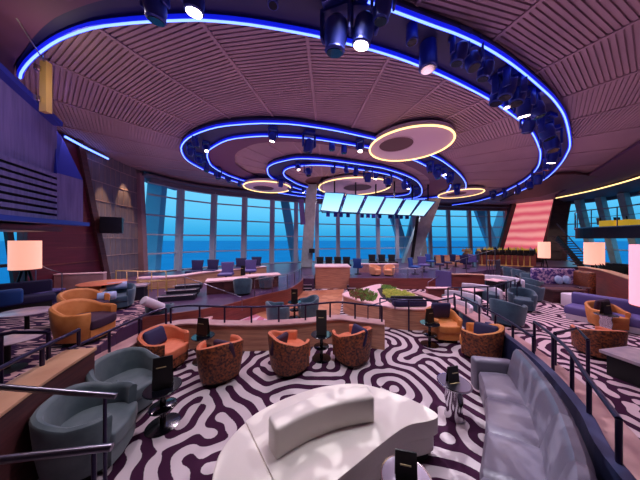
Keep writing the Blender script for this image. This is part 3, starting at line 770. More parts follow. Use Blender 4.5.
part(MB().bar(P(301,15.2,5.4), P(303,15.2,3.6), .35, .1), 'banner', 'purple_fabric', cl)

# ------------------------------------------------------------------ screens
Q = [((325.3,192.7),(343.9,193.6),(338,211.7),(321,210)),((347,194.4),(364.7,195.8),(357,212.4),(341.3,211.7)),((368,196),(384.4,197),(375.6,213.5),(360,213)),
     ((386.6,198),(403,199),(394,214.4),(378.5,213.5)),((406.3,199.7),(419.4,200.3),(409.5,215),(397.5,214.6)),((422.7,200.8),(434.7,202),(423.8,215.7),(411.7,215))]
ordn = ['leftmost of the six','second from left of the six','third from left of the six','fourth from left of the six','second from right of the six','rightmost of the six']
for i, q in enumerate(Q):
    dd = 13.2+i*.42
    pts = [at_y(x, dd+(.0 if k < 2 else .5), y) for k,(x,y) in enumerate(q)]
    t = thing('display_screen', 'slanted glowing pale cyan screen, '+ordn[i]+' under the ceiling', 'screen', (pts[2]+pts[3])/2)
    part(slab(pts, .03, (0,1,.0)), 'display', 'screen_lit', t)
    part(slab([p+Vector((0,.035,0)) for p in [pts[0]+Vector((-.05,0,.05)),pts[1]+Vector((.12,0,.05)),pts[2]+Vector((.12,0,-.05)),pts[3]+Vector((-.05,0,-.05))]], .14, (0,1,0)), 'housing', 'fixture', t)
    part(MB().bar((pts[0]+pts[1])/2+Vector((0,.1,0)), Vector(((pts[0].x+pts[1].x)/2, pts[0].y+.1, ZC+.02)), .08,.08), 'hanger', 'black_matte', t)
# small lamps on a bar below the screens
lb = thing('lamp_bar', 'black bar of little lamps hung below the glowing screens', 'stage light', at_y(370,14.6,215))
part(MB().tube([at_y(322,13.9,212.5), at_y(412,16,215.5)], .03, 6), 'bar', 'black_matte', lb)
for px in (328,335.5,341,348,362,368,373.5,379.5,390,396.5,401,407):
    d_ = 13.9+(px-322)/90*2.1; py = 213.2+(px-322)/90*3
    part(MB().rbox(at_y(px,d_,py+1), (.24,.2,.3), .03), 'lamp', 'fixture', lb)
for px in (322,412): 
    d_ = 13.9+(px-322)/90*2.1; q = at_y(px,d_,213)
    part(MB().tube([q, Vector((q.x,q.y,ZC+.05))], .025, 6), 'hanger', 'black_matte', lb)
# ------------------------------------------------------------------ railings
def railing(label, path, zb, h, step=.6, m='rail_dark', r=.024, posts=True, mid=False, glass_=False, group=None, slope=None, post_m=None):
    """path: plan points; zb base height (number or function of index)"""
    path = [Vector((p[0],p[1],0)) for p in path]; b0 = path[0].copy()
    n = len(path); zf = zb if callable(zb) else (lambda f: zb)
    t = thing('railing', label, 'railing', (b0.x,b0.y,zf(0)), group=group)
    top = [Vector((p.x-b0.x,p.y-b0.y, zf(i/(n-1))-zf(0)+h)) for i,p in enumerate(path)]
    MB().tube(top, r, 8).build('handrail', m, t, smooth=60)
    if mid: MB().tube([p-Vector((0,0,h*.45)) for p in top], r*.6, 6).build('middle_rail', m, t, smooth=60)
    if glass_:
        g = MB()
        vs = []; 
        for p in top: vs += [p-Vector((0,0,.08)), p-Vector((0,0,h-.05))]
        g.add(vs, [(2*i,2*i+2,2*i+3,2*i+1) for i in range(n-1)]); g.build('glass_panel', 'rail_glass', t)
    L_ = sum((b-a).length for a,b in zip(top, top[1:])); cnt = max(1, round(L_/step))
    proto = None
    for k in range(cnt+1):
        s_ = L_*k/cnt; i = 0
        while i < n-2 and s_ > (top[i+1]-top[i]).length: s_ -= (top[i+1]-top[i]).length; i += 1
        sl = (top[i+1]-top[i]).length or 1
        q = top[i].lerp(top[i+1], min(1,s_/sl))
        if proto is None:
            proto = MB().tube([(0,0,-h),(0,0,0)], r*.9, 8).build('post', post_m or m, t, smooth=60); proto.location = q
        else:
            c = proto.copy(); COL.objects.link(c); c.parent = t; c.location = q
    return t

# ------------------------------------------------------------------ low walls
def lowwall(name, label, path, w_, z1, z0=0, body='wood_panel', top='ledge', cat='low wall', th=.04, over=.03, zs=None):
    b0 = Vector((path[0][0], path[0][1], 0)); pp = [(p[0]-b0.x, p[1]-b0.y) for p in path]
    t = thing(name, label, cat, b0)
    MB().strip(pp, w_, z0, z1-th).build('wall_body', body, t, smooth=30)
    MB().strip(pp, w_+2*over, z1-th, z1).build('ledge_top', top, t, smooth=30, bevel=.008)
    return t
WL = smooth_path([(-3.52,3.0),(-3.56,4.1),(-3.5,4.75),(-3.1,5.0),(-2.2,4.92),(-1.3,4.92),(-.4,5.05),(.41,5.28),(.95,5.12),(1.5,4.95)], 6)
lowwall('low_wall', 'long curved wood-clad low wall with pale ledge behind the orange tub chairs', WL, .24, .60)
railing('dark rail running along the curved low wall behind the orange tub chairs', [(p.x,p.y) for p in WL[14:-1]], .60, .36, .62)
railing('dark sloping rail beside the left terrace chairs', [(p.x-.02,p.y) for p in WL[0:14]], .60, .36, .7)
WR = smooth_path([(2.1,.95),(2.54,1.87),(2.94,2.24+.15),(3.38,3.2),(3.67,4.07),(3.85,4.8),(3.98,5.8),(4.05,6.6),(3.9,7.6),(3.6,8.6)], 6)
WR2 = [(p.x+.27,p.y+.0) for p in WR]
tag(MB().strip([(p.x+.01,p.y) for p in WR[:32]], .1, 0, .60).build('divider', 'panel_navy'), 'dark blue panel standing between the grey sofa and the ledge', 'panel')
lowwall('low_wall', 'pale ledged low wall curving behind the grey leather sofa', WR2, .34, .42, body='panel_navy')
railing('dark blue rail on the ledge behind the orange chairs, right of centre', [(p.x+.1,p.y) for p in WR[21:43]], .42, .42, .62)
railing('dark blue rail on the ledge behind the grey leather sofa', smooth_path([(4.02,4.0),(3.55,3.1),(3.0,2.4),(2.55,1.82)], 5), .42, .55, .75)
railing('short dark rail with a bent end beside the ledge behind the sofa', [P(555,3.55,0).xy, P(577,3.75,0).xy, P(588,3.3,0).xy], .0, .95, 1.0)
# left ramp wall, higher
WA = smooth_path([(-2.3,.9),(-2.78,1.5),(-3.0,1.95),(-3.16,2.4),(-3.3,2.95)], 4)
lowwall('low_wall', 'tall dark wood parapet with orange-lit ledge at the lower left', WA, .3, 1.0, body='wood_dark', top='wood_light')
railing('dark terrace rail above the lower-left parapet', [(p.x-.12,p.y) for p in WA[2:]]+[(-3.45,3.05)], 1.0, .22, .5)
railing('short dark rail angled behind the lower-left parapet rail', [(-4.4,2.3),(-3.95,2.75),(-3.5,2.75)], ZP, .78, .7)
# the two rails in the bottom left corner
def corner_rail(label, pts, posts):
    pts = [Vector(p) for p in pts]; t = thing('railing', label, 'railing', (pts[-1].x, pts[-1].y, 0))
    off = Vector((-pts[-1].x,-pts[-1].y,0))
    MB().tube([p+off for p in pts], .024, 10).build('handrail', 'steel', t, smooth=60)
    for (p, zt) in posts: MB().tube([Vector((p[0],p[1],0))+off, Vector((p[0],p[1],zt))+off], .014, 8).build('post', 'rail_dark', t, smooth=60)
    return t
a_ = at_y(0,1.75,387); b_ = at_y(116,1.95,396); c_ = at_y(105,1.94,395)
corner_rail('upper of the two bare metal rails in the bottom left corner', [at_y(-60,1.65,382), a_, b_], [((c_.x,c_.y), c_.z)])
a_ = at_y(0,1.35,460); b_ = at_y(112,1.5,447); c_ = at_y(94,1.48,449)
corner_rail('lower of the two bare metal rails in the bottom left corner', [at_y(-60,1.3,467), a_, b_], [((c_.x,c_.y), c_.z)])

# ------------------------------------------------------------------ seats
def shell_path(hw=.39, dep=.74, n=28, ex=2.7, open_=.8):
    """U plan: opening towards +X"""
    out = []
    for k in range(n+1):
        a = R(-180+open_*57.3*0)  # placeholder
        t = -1+2*k/n
        ang = PI + t*R(142)
        c, s_ = math.cos(ang), math.sin(ang)
        rr = (abs(c)**ex+abs(s_)**ex)**(-1/ex)
        out.append((rr*c*dep/2, rr*s_*hw, t))
    return out
def tub_chair(name, label, outer, inner, back=.74, arm=.60, th=.085, seat_m=None, hw=.39, dep=.76, taper=.84, cat='armchair'):
    t = thing(name, label, cat)
    sp = shell_path(hw, dep); n = len(sp); o_ = MB(); l_ = MB()
    rows_o = []; rows_i = []
    for (x, y, tt) in sp:
        L_ = math.hypot(x, y); ux, uy = x/L_, y/L_
        h = arm+(back-arm)*(1-min(1, abs(tt)/.62)**2)
        rows_o.append([(x*taper,y*taper,.09),(x*(taper*.4+.6),y*(taper*.4+.6),h*.5),(x,y,h-.025),(x-ux*.012,y-uy*.012,h-.004)])
        xi, yi = x-ux*th, y-uy*th
        rows_i.append([(x-ux*.012,y-uy*.012,h-.004),(x-ux*th*.5,y-uy*th*.5,h+.012),(xi+ux*.01,yi+uy*.01,h-.006),(xi,yi,h-.04),(xi*.97,yi*.97,.3),(xi*.97,yi*.97,.12)])
    for rows, mb in ((rows_o,o_),(rows_i,l_)):
        m_ = len(rows[0]); vs = [v for r_ in rows for v in r_]; fs = []
        for i in range(n-1):
            for k in range(m_-1): fs.append((i*m_+k,(i+1)*m_+k,(i+1)*m_+k+1,i*m_+k+1))
        mb.add(vs, fs)
    for i in (0, n-1):
        poly = rows_o[i]+rows_i[i][1:]; l_.add(poly, [tuple(range(len(poly)))])
    o_.build('outer_shell', outer, t, smooth=50); l_.build('lining', inner, t, smooth=50)
    se = MB(); poly = [(x*.84, y*.80) for (x,y,tt) in sp if abs(tt) < .97]
    front = [(dep*.44, hw*.66),(dep*.49,hw*.3),(dep*.49,-hw*.3),(dep*.44,-hw*.66)]
    poly2 = poly+ (front if poly[-1][1] > 0 else front[::-1])
    se.prism(poly2, .26, .43); se.build('seat_cushion', seat_m or inner, t, smooth=50, bevel=.03)
    MB().prism([(x*.93,y*.97) for x,y in poly2], .09, .26).build('seat_base', outer, t, smooth=50)
    MB().prism([(x*.72,y*.85) for x,y in poly2], .0, .09).build('plinth', 'black_matte', t)
    return t
tub_o = tub_chair('tub_chair', '', 'floral_brown', 'orange_fabric')
tub_a = tub_chair('tub_chair', '', 'amber_fabric', 'amber_fabric', back=.72, arm=.56)
tub_d = tub_chair('tub_chair', '', 'amber_fabric', 'amber_fabric', back=.72, arm=.56, seat_m='plum_fabric')
tub_fa = tub_chair('tub_chair', '', 'floral_brown', 'amber_fabric')
tub_t = tub_chair('tub_chair', '', 'teal_velvet', 'teal_velvet')
tub_s = tub_chair('tub_chair', '', 'sage_velvet', 'sage_velvet', arm=.64, back=.78)
tub_b = tub_chair('tub_chair', '', 'beige_fabric', 'beige_fabric')
def face(v): return math.atan2(v[1], v[0])
# foreground
put(tub_o, (-3.06,4.2,0), face((.95,-.25)), 'wide orange tub chair with navy pillow, leftmost along the low wall')
put(tub_o, (-1.82,3.9,0), face((-.5,.8)), 'brown floral orange-lined tub chair left of centre, its back to the camera')
put(tub_o, (-.60,4.12,0), face((.75,.5)), 'brown floral orange-lined tub chair left of the tall black menu table')
put(tub_o, (.66,4.42,0), face((-.6,.75)), 'brown floral orange-lined tub chair right of the tall black menu table')
put(tub_s, (-2.86,3.14,0), face((.9,-.35)), 'grey-green velvet tub chair against the tall parapet, behind another', scale=1.0)
put(tub_s, (-2.6,2.42,0), face((.93,.3)), 'grey-green velvet tub chair nearest the bottom left corner', scale=1.0)
put(tub_a, (3.15,5.45,0), face((-.1,-1)), 'amber tub chair with a navy back pillow at the end of the low rail')
put(tub_fa, (3.42,4.52,0), face((-.7,.7)), 'amber-lined floral tub chair by the far end of the grey sofa')
# left terrace
put(tub_d, (-4.62,4.2,ZP), face((1,.1)), 'big amber tub chair nearest on the left terrace', scale=1.08)
put(tub_d, (-5.73,5.2,ZP), face((1,-.1)), 'amber tub chair behind the nearest one on the left terrace', scale=1.05)
put(tub_b, (-6.5,6.1,ZP), face((.5,-1)), 'pale tub chair near the round orange table on the left terrace')
# behind the low wall
put(tub_t, (-1.27,6.4,0), face((.9,.5)), 'dark teal tub chair behind the low wall, left of the pair', scale=.9)
put(tub_t, (-.38,6.95,0), face((-.95,-.25)), 'dark teal tub chair behind the low wall, right of the pair', scale=.9)
put(tub_t, (-2.8,7.75,ZP), face((-.3,1)), 'teal chair with its back to the camera beside the pink tables', scale=.85)
# right terrace teal row
for k, (px, py, fx, fy, s, lb_) in enumerate([(517,332,.9,.35,1.04,'nearest dark teal tub chair on the right terrace'),(530,316,-.6,-.8,1.02,'dark teal tub chair just beyond the nearest on the right terrace'),
      (538,306,.9,.2,1,'third dark teal tub chair back on the right terrace'),(538,298,.9,.2,1,'fourth dark teal tub chair back on the right terrace'),(536,291,.9,.2,1,'fifth dark teal tub chair back on the right terrace'),
      (525,285.5,.9,.2,1,'dark teal chair far back in the right terrace row, nearer the booths'),(515,282,.9,.2,1,'dark teal chair behind the booth with blue seat'),(505,279,.9,.2,1,'farthest dark teal chair of the right terrace row')]):
    p = G(px, py-3); put(tub_t, p+Vector((0,.3,0)), face((fx,fy)), lb_, scale=s)
p = G(603,328); put(tub_a, (p.x+.1,p.y+.0,0), face((-.35,-1)), 'orange tub chair with navy cushion on the right terrace', scale=.95); pc_ = p
p = G(602,356); put(tub_o, (p.x-.1,p.y,0), face((.15,1)), 'floral tub chair on the right terrace seen from behind', scale=.92)
# small orange chairs on the far platform
p = P(375,11.9,ZP); put(tub_b, p, face((.6,-1)), 'small orange chair on the far platform, left of the two', scale=.8)
p = P(389,11.8,ZP); put(tub_b, p, face((-.6,-1)), 'small orange chair on the far platform, right of the two', scale=.8)

# pillows
def pillow(label, loc, rz, tilt, m, size=(.42,.12,.34)):
    o = MB().rbox((0,0,0), size, .06, seg=4)
    # pinch the corners
    for i,v in enumerate(o.v):
        x,y,z = v; k = 1-.45*(abs(x)/(size[0]/2))**3*.6-.45*(abs(z)/(size[2]/2))**3*.6; o.v[i] = (x, y*max(.3,k)*1.15, z)
    ob = o.build('pillow', m, smooth=60); ob.location = loc; ob.rotation_euler = (tilt,0,rz); return tag(ob, label, 'pillow')
pillow('navy pillow leaning in the leftmost orange tub chair', (-3.22,4.17,.6), R(80), R(-20), 'navy_fabric')
pillow('dark plum pillow in the tub chair left of centre', (-1.68,3.76,.58), R(-20), R(18), 'plum_fabric')
pillow('dark plum pillow in the tub chair left of the menu table', (-.76,4.0,.56), R(60), R(15), 'plum_fabric')
pillow('blue pillow in the tub chair right of the menu table', (.78,4.28,.6), R(-60)+PI, R(15), 'navy_fabric')
pillow('navy square pillow in the amber chair at the end of the rail', (3.15,5.58,.66), R(0), R(10), 'navy_fabric', (.5,.12,.42))
pillow('large navy pillow in the orange chair on the right terrace', (pc_.x+.14,pc_.y+.14,.6), R(15), R(8), 'plum_fabric', (.55,.12,.36))
pillow('blue pillow in the amber-lined floral chair by the sofa', (3.42,4.4,.6), R(-50)+PI, R(15), 'navy_fabric')

# ------------------------------------------------------------------ tables
def pedestal(name, label, top_m, stem_m, r_=.28, h=.55, cat='table', drum=False, sy=1):
    t = thing(name, label, cat)
    MB().lathe([(r_*.96,h-.025),(r_,h-.015),(r_,h-.006),(r_*.97,h)], 32, sy=sy).build('tabletop', top_m, t, smooth=40)
    if drum: MB().lathe([(.11,0),(.12,.02),(.10,.14),(.12,.26),(.10,.38),(.12,h-.05),(.12,h-.026)], 24).build('stem', stem_m, t, smooth=50)
    else:
        MB().lathe([(.035,.02),(.035,h-.026)], 16).build('stem', stem_m, t, smooth=50)
        MB().lathe([(.2,0),(.2,.012),(.05,.03)], 28).build('base', stem_m, t, smooth=40)
    return t
tb = pedestal('side_table', '', 'black_gloss', 'black_gloss', .22, .52)
MB().lathe([(.15,.24),(.16,.25),(.16,.265),(.15,.27)], 28).build('lower_shelf', 'black_gloss', tb, smooth=40)
ts = pedestal('side_table', '', 'steel', 'chrome', .205, .5, drum=True)
MB().tube([(.205*math.cos(2*PI*k/40), .205*math.sin(2*PI*k/40), .49) for k in range(40)], .012, 6, True).build('rim', 'chrome', ts, smooth=60)
tw = pedestal('round_table', '', 'stone_top', 'black_matte', .42, .52, sy=.8)
def menu(label, loc, rz, h=.36, w_=.2):
    t = thing('menu_stand', label, 'menu', loc, rz)
    for s_ in (-1,1):
        m = MB().box((0, s_*h*.13, h/2), (w_,.008,h)); o = m.build('panel', 'card_black', t); o.rotation_euler = (R(s_*7),0,0); o.location = (0,s_*-.0,0)
    MB().add([(-w_/2*.9,-.05,.01),(w_/2*.9,-.05,.01),(w_/2*.9,0,.012),(-w_/2*.9,0,.012)], [(0,1,2,3)]).build('leaflet', 'card_paper', t)
    # faint lettering block on the face
    MB().box((-.01,-.052,h*.72),(w_*.5,.004,.012)).build('lettering', 'card_paper', t)
    return t
put(tb, (-2.42,4.42,0), 0, 'black round side table between the two leftmost orange chairs'); menu('black folded menu on the table between the leftmost orange chairs', (-2.42,4.42,.52), R(-15), .36, .26)
put(tb, (.03,4.5,0), 0, 'black round side table between the two central tub chairs'); menu('tall black menu on the table between the central tub chairs', (.03,4.5,.52), R(0), .5, .22)
put(tb, (-2.12,2.88,0), 0, 'black round side table beside the grey-green velvet chairs', scale=1.0); menu('tall black menu on the table beside the grey-green chairs', (-2.12,2.88,.52), R(25), .4, .22)
put(ts, G(454,382,.5)-Vector((0,0,.5)), 0, 'silver drum side table in the aisle before the grey sofa'); p = G(454,382,.5); menu('black folded menu on the silver table by the sofa', (p.x-.02,p.y,.5), R(12), .22, .17)
p = G(407,480,.5); put(ts, (p.x,p.y,0), 0, 'silver drum side table at the bottom edge beside the white bench', scale=1.0); menu('black folded menu on the silver table at the bottom edge', (p.x-.01,p.y,.5), R(-12), .24, .17)
put(tb, (2.62,5.1,0), 0, 'small dark side table before the amber chair at the rail end'); menu('black menu on the table before the amber rail-end chair', (2.62,5.1,.52), R(20), .34)
put(tb, (-.82,6.85,0), 0, 'black side table between the teal chairs behind the low wall'); menu('black menu between the teal chairs behind the low wall', (-.82,6.85,.52), 0, .4)
p = G(27,311,ZP+.52); put(tw, (p.x,p.y,ZP), 0, 'pale oval table on the left terrace below the lamp', scale=1.0)
p = G(14,336,ZP+.52); put(tw, (p.x-.1,p.y,ZP), 0, 'pale oval table on the left terrace cut by the frame edge', scale=.95)
p = P(584,6.2,0); put(ts, G(584,299), 0, 'silver drum table beside the purple sofa, right terrace', scale=1.0)
p = G(592,326,.0); put(ts, (p.x-.2,p.y-.45,0), 0, 'silver table between the two orange chairs on the right', scale=1.0); menu('navy menu on the table between the two right orange chairs', (p.x-.2,p.y-.45,.5), R(10), .34, .28)

# ------------------------------------------------------------------ white leather island bench
wb = thing('island_bench', 'large cream leather leaf-shaped island bench with a curved low backrest', 'bench', (.1,2.2,0))
outl = smooth_path([(-.97,2.1),(-.84,2.42),(-.6,2.66),(-.27,2.86),(.1,3.0),(.57,3.04),(1.0,2.86),(1.28,2.65),(1.38,2.5),(1.25,2.42),(.98,2.36),(.70,2.20),(.26,1.90),(-.1,1.66),(-.45,1.5),(-.78,1.55),(-.92,1.8)], 5, True)
def scaled(poly, s, c): return [((p.x-c[0])*s+c[0], (p.y-c[1])*s+c[1]) for p in poly]
cc = (.15,2.3)
def left_of(poly, cut, keep_left):
    # clip polygon by the line through cut[0], cut[1]
    a, b = Vector(cut[0]), Vector(cut[1]); n_ = Vector((-(b-a).y,(b-a).x)); out = []
    f_ = lambda p: (Vector(p)-a).dot(n_)*(1 if keep_left else -1)
    m_ = len(poly)
    for i in range(m_):
        p, q = poly[i], poly[(i+1)%m_]; fp, fq = f_(p), f_(q)
        if fp >= 0: out.append(tuple(p))
        if fp*fq < 0: t_ = fp/(fp-fq); out.append((p[0]+(q[0]-p[0])*t_, p[1]+(q[1]-p[1])*t_))
    return out
cut = ((-.86,2.44),(-.15,1.5))
pl = scaled(outl, 1.0, cc)
def shift(poly): return [(x-.1,y-2.2) for x,y in poly]
MB().prism(shift(left_of(pl, cut, True)), .26, .45).build('seat', 'leather_white', wb, smooth=50, bevel=.045)
MB().prism(shift(left_of(scaled(outl,.999,cc), cut, False)), .26, .445).build('end_cushion', 'leather_white', wb, smooth=50, bevel=.045)
MB().prism(shift(scaled(outl, .955, cc)), .06, .262).build('base', 'leather_white', wb, smooth=50, bevel=.02)
MB().prism(shift(scaled(outl, .9, cc)), .0, .062).build('plinth', 'black_matte', wb)
bk = smooth_path([(-.47,2.06),(-.16,2.26),(.2,2.41),(.6,2.5)], 6)
MB().strip([(p.x-.1,p.y-2.2) for p in bk], .21, .44, .74).build('backrest', 'leather_white', wb, smooth=50, bevel=.035)

# ------------------------------------------------------------------ grey sofa
gs = thing('curved_sofa', 'long curved grey leather sofa along the right foreground', 'sofa', (2.4,2.4,0))
front = smooth_path([(2.52,3.40),(2.27,2.96),(1.98,2.55),(1.65,2.16),(1.33,1.82),(.95,1.5)], 8)
ridge = smooth_path([(3.12,3.28),(2.86,2.72),(2.56,2.22),(2.28,1.86),(1.95,1.5),(1.55,1.2)], 8)
n_ = len(front)
def lerp2(i, t, zz): a, b = front[i], ridge[i]; return (a.x+(b.x-a.x)*t-2.4, a.y+(b.y-a.y)*t-2.4, zz)
segs = [(0,10),(10,20),(20,30),(30,40)]
for (i0,i1) in segs:
    g_ = .15
    prof = [(0.02,.1),(0,.30),(0.0,.38),(.04,.425),(.4,.44),(.66,.43),(.66,.1)]
    m = MB(); vs = []; q = len(prof)
    for i in range(i0, i1+1):
        e_ = .012 if i in (i0,i1) else 0
        for (t_, z_) in prof: vs.append(lerp2(i, t_+e_*(1 if t_ < .3 else 0), z_-(e_*1.6 if z_ > .3 else 0)))
    fs = [((i)*q+k, (i+1)*q+k, (i+1)*q+k+1, i*q+k+1) for i in range(i1-i0) for k in range(q-1)]
    fs += [tuple(range(q)), tuple((i1-i0)*q+k for k in range(q))]
    m.add(vs, fs).build('seat_cushion', 'leather_grey', gs, smooth=40)
    prof = [(.64,.40),(.72,.62),(.79,.78),(.86,.825),(.95,.815),(1.02,.75),(1.04,.40),(1.04,.08),(.9,.08)]
    m = MB(); vs = []; q = len(prof)
    for i in range(i0, i1+1):
        e_ = .012 if i in (i0,i1) else 0
        for (t_, z_) in prof: vs.append(lerp2(i, t_+(e_ if t_ < .8 else -e_)*.4, z_-(e_*.6 if z_ > .7 else 0)))
    fs = [((i)*q+k, (i+1)*q+k, (i+1)*q+k+1, i*q+k+1) for i in range(i1-i0) for k in range(q-1)]
    fs += [tuple(range(q)), tuple((i1-i0)*q+k for k in range(q))]
    m.add(vs, fs).build('back_cushion', 'leather_grey', gs, smooth=40)
a0 = Vector((front[0].x-2.4, front[0].y-2.4, 0)); a1 = Vector((ridge[0].x-2.4, ridge[0].y-2.4, 0)); u = (a1-a0).normalized()
am = MB().bar(a0+Vector((-.02,.1,.33)), a0+u*.56+Vector((0,.1,.33)), .17, .5); am.build('arm', 'leather_grey', gs, smooth=50, bevel=.045)
MB().strip([( (front[i].x*.8+ridge[i].x*.2)-2.4, (front[i].y*.8+ridge[i].y*.2)-2.4) for i in range(n_)], .1, 0, .12).build('plinth', 'black_matte', gs)

# ------------------------------------------------------------------ planter
pt = thing('planter', 'kidney-shaped wood planter with pale rim and succulents in the centre', 'planter', (2.4,7,0))
op = smooth_path([(.82,7.55),(1.1,6.9),(1.54,6.43),(2.17,5.98),(2.9,5.9),(3.3,6.15),(3.35,7.0),(3.2,7.9),(2.75,8.9),(2.45,9.1),(1.7,8.4)], 5, True)
c2 = (2.2,7.3)
MB().prism([(p.x-2.4,p.y-7) for p in op], 0, .56).build('planter_wall', 'wood_panel', pt, smooth=40)
MB().prism([(x-2.4,y-7) for x,y in scaled(op,1.02,c2)], .56, .61).build('rim', 'pink_top', pt, smooth=40, bevel=.01)
def clump(n, cx, cy, rx, ry, z, m, name='succulents', hh=.12):
    mb = MB()
    for k in range(n):
        a = random.random()*2*PI; q = math.sqrt(random.random()); x = cx+rx*q*math.cos(a); y = cy+ry*q*math.sin(a); s_ = random.uniform(.5,1)*hh
        for j in range(6):
            b = j*PI/3+random.random(); dx, dy = math.cos(b)*s_*.6, math.sin(b)*s_*.6
            mb.add([(x-dy*.3,y+dx*.3,z),(x+dy*.3,y-dx*.3,z),(x+dx,y+dy,z+s_),(x+dx*.3,y+dy*.3,z+s_*.8)], [(0,1,2),(0,2,3),(1,3,2)])
    o = mb.build(name, m, pt); o['kind'] = 'stuff'; return o
clump(120, -1.0, .25, .38, .7, .6, 'plant_red'); clump(90, -.85, .3, .4, .75, .6, 'plant_green')
clump(320, .25, .1, .5, .85, .61, 'plant_yellow'); clump(80, .25, 1.3, .25, .45, .6, 'plant_green')
MB().prism([(x-2.4,y-7) for x,y in [(1.15,7.0),(1.6,6.6),(1.8,7.0),(1.75,8.0),(1.4,8.1),(1.1,7.6)]], .61,.615).build('soil', 'soil', pt)
MB().prism([(x-2.4,y-7) for x,y in [(2.1,6.4),(3.0,6.35),(3.15,7.2),(2.95,8.3),(2.6,8.7),(2.2,8.2),(2.05,7.2)]], .61,.615).build('soil', 'soil', pt)
dk = thing('bench', 'dark navy padded bench set into the near side of the planter', 'bench', (2.55,6.2,.61))
part(MB().rbox((2.55,6.12,.70),(.95,.24,.18), .05), 'seat', 'navy_fabric', dk, smooth=50)
part(MB().rbox((2.55,6.27,.76),(.95,.1,.2), .04), 'backrest', 'black_matte', dk, smooth=50)
railing('dark rail in front of the planter bench', [P(380,6.0,0).xy, P(400,5.85,0).xy, P(437,5.75,0).xy, P(455,6.1,0).xy], .0, .86, .7)
railing('thin rail slanting from the low wall towards the planter', [P(368,5.15,0).xy, P(395,5.85,0).xy], .6, .3, .9, r=.015)

# ------------------------------------------------------------------ centre desk and steps
ds = thing('service_desk', 'wood-fronted service desk between the steps at the room centre', 'desk', P(332,11.0,0))
part(MB().box(P(332,11.55,.54), (1.78,1.2,1.08)), 'body', 'wood_panel', ds)
part(MB().box(P(332,11.55,1.11), (1.86,1.28,.06)), 'top', 'pink_top', ds, bevel=.01)
for sx, lab in ((305.5,'left'),(352,'right')):
    st = thing('steps', 'short flight of dark steps with pale nosings on the %s of the desk' % lab, 'steps', P(sx,10.6,0))
    wd = .62 if lab == 'left' else .4
    b = MB(); n2 = MB()
    for k in range(5):
        c = P(sx,10.55+k*.28,0); b.box((c.x if k == 0 else P(sx,10.55,0).x, c.y+.14, .053*(k+1)), (wd,.28,.106*(k+1)))
        nd = MB().box((P(sx,10.55,0).x, c.y+.005, .106*(k+1)+.006), (wd,.05,.016)); n2.add(nd.v, nd.f)
    part(b, 'treads', 'step_dark', st); part(n2, 'nosing', 'step_edge', st)
# high-backed chairs
def high_chair(m, label='', w_=.55, name='high_backed_chair'):
    t = thing(name, label, 'chair')
    MB().rbox((0,0,.45),(w_,.5,.12), .04).build('seat', m, t, smooth=50)
    b = MB(); prof = [(-.5,.4),(-.42,.62),(-.5,.98),(.5,.98),(.42,.62),(.5,.4)]
    for yy in (0,1): pass
    b.add([(x*w_*.95, .22+.1*(z-.4), z) for x,z in prof]+[(x*w_*.95, .29+.1*(z-.4), z) for x,z in prof], [(0,1,2,3,4,5),(11,10,9,8,7,6)]+[(i,i+6,(i+1)%6+6,(i+1)%6) for i in range(6)])
    b.build('backrest', m, t, smooth=40, bevel=.015)
    MB().lathe([(.22,0),(.22,.02),(.04,.05),(.03,.4)], 16).build('pedestal', 'black_matte', t, smooth=40)
    return t
hc_n = high_chair('navy_fabric', w_=.62); hc_p = high_chair('purple_fabric', w_=.62); hc_k = high_chair('black_matte'); hc_b = high_chair('blue_seat')
# counter along the left windows
cw = smooth_path([P(139,8.6,0),P(176,9.0,0),P(200,9.9,0),P(222,10.7,0),P(245,11.5,0),P(265,12.3,0)], 4)
def shelfwall(label, path, w_, zt, z0, body, top, name='counter', cat='counter'):
    b0 = Vector((path[0].x,path[0].y,0)); t = thing(name, label, cat, (b0.x,b0.y,z0)); pp = [(p.x-b0.x,p.y-b0.y) for p in path]
    MB().strip(pp, w_, 0, zt-z0-.04).build('front', body, t, smooth=30); MB().strip(pp, w_+.06, zt-z0-.04, zt-z0).build('counter_top', top, t, smooth=30); return t
shelfwall('curved wood counter below the left window wall', cw, .35, 1.0, ZP, 'wood_light', 'pink_top')
for k,(px,d_,m_) in enumerate([(194,9.9+.3,0),(210,10.5,0),(226,9.5,1),(239,11.4,0),(250,10.6,1),(255,12.2,0)]):
    lbls = ['dark high-backed chair at the left window counter, leftmost','dark high-backed chair second from left at the window counter','purple high-backed chair before the counter, left of two','dark high-backed chair between the purple ones','purple high-backed chair before the counter, right of two','dark high-backed chair at the right end of the left counter']
    put(hc_p if m_ else hc_n, P(px,d_,ZP), R(0)+ (R(10) if m_ else PI*0), lbls[k], scale=1.0 if not m_ else .98)
for k,(px,d_) in enumerate([(320,13.3),(329,13.3),(338,13.3),(347,13.3)]):
    put(hc_k, P(px,d_,ZP), 0, ['leftmost','second','third','rightmost'][k]+' of the four black high-backed chairs behind the centre desk', scale=.92)
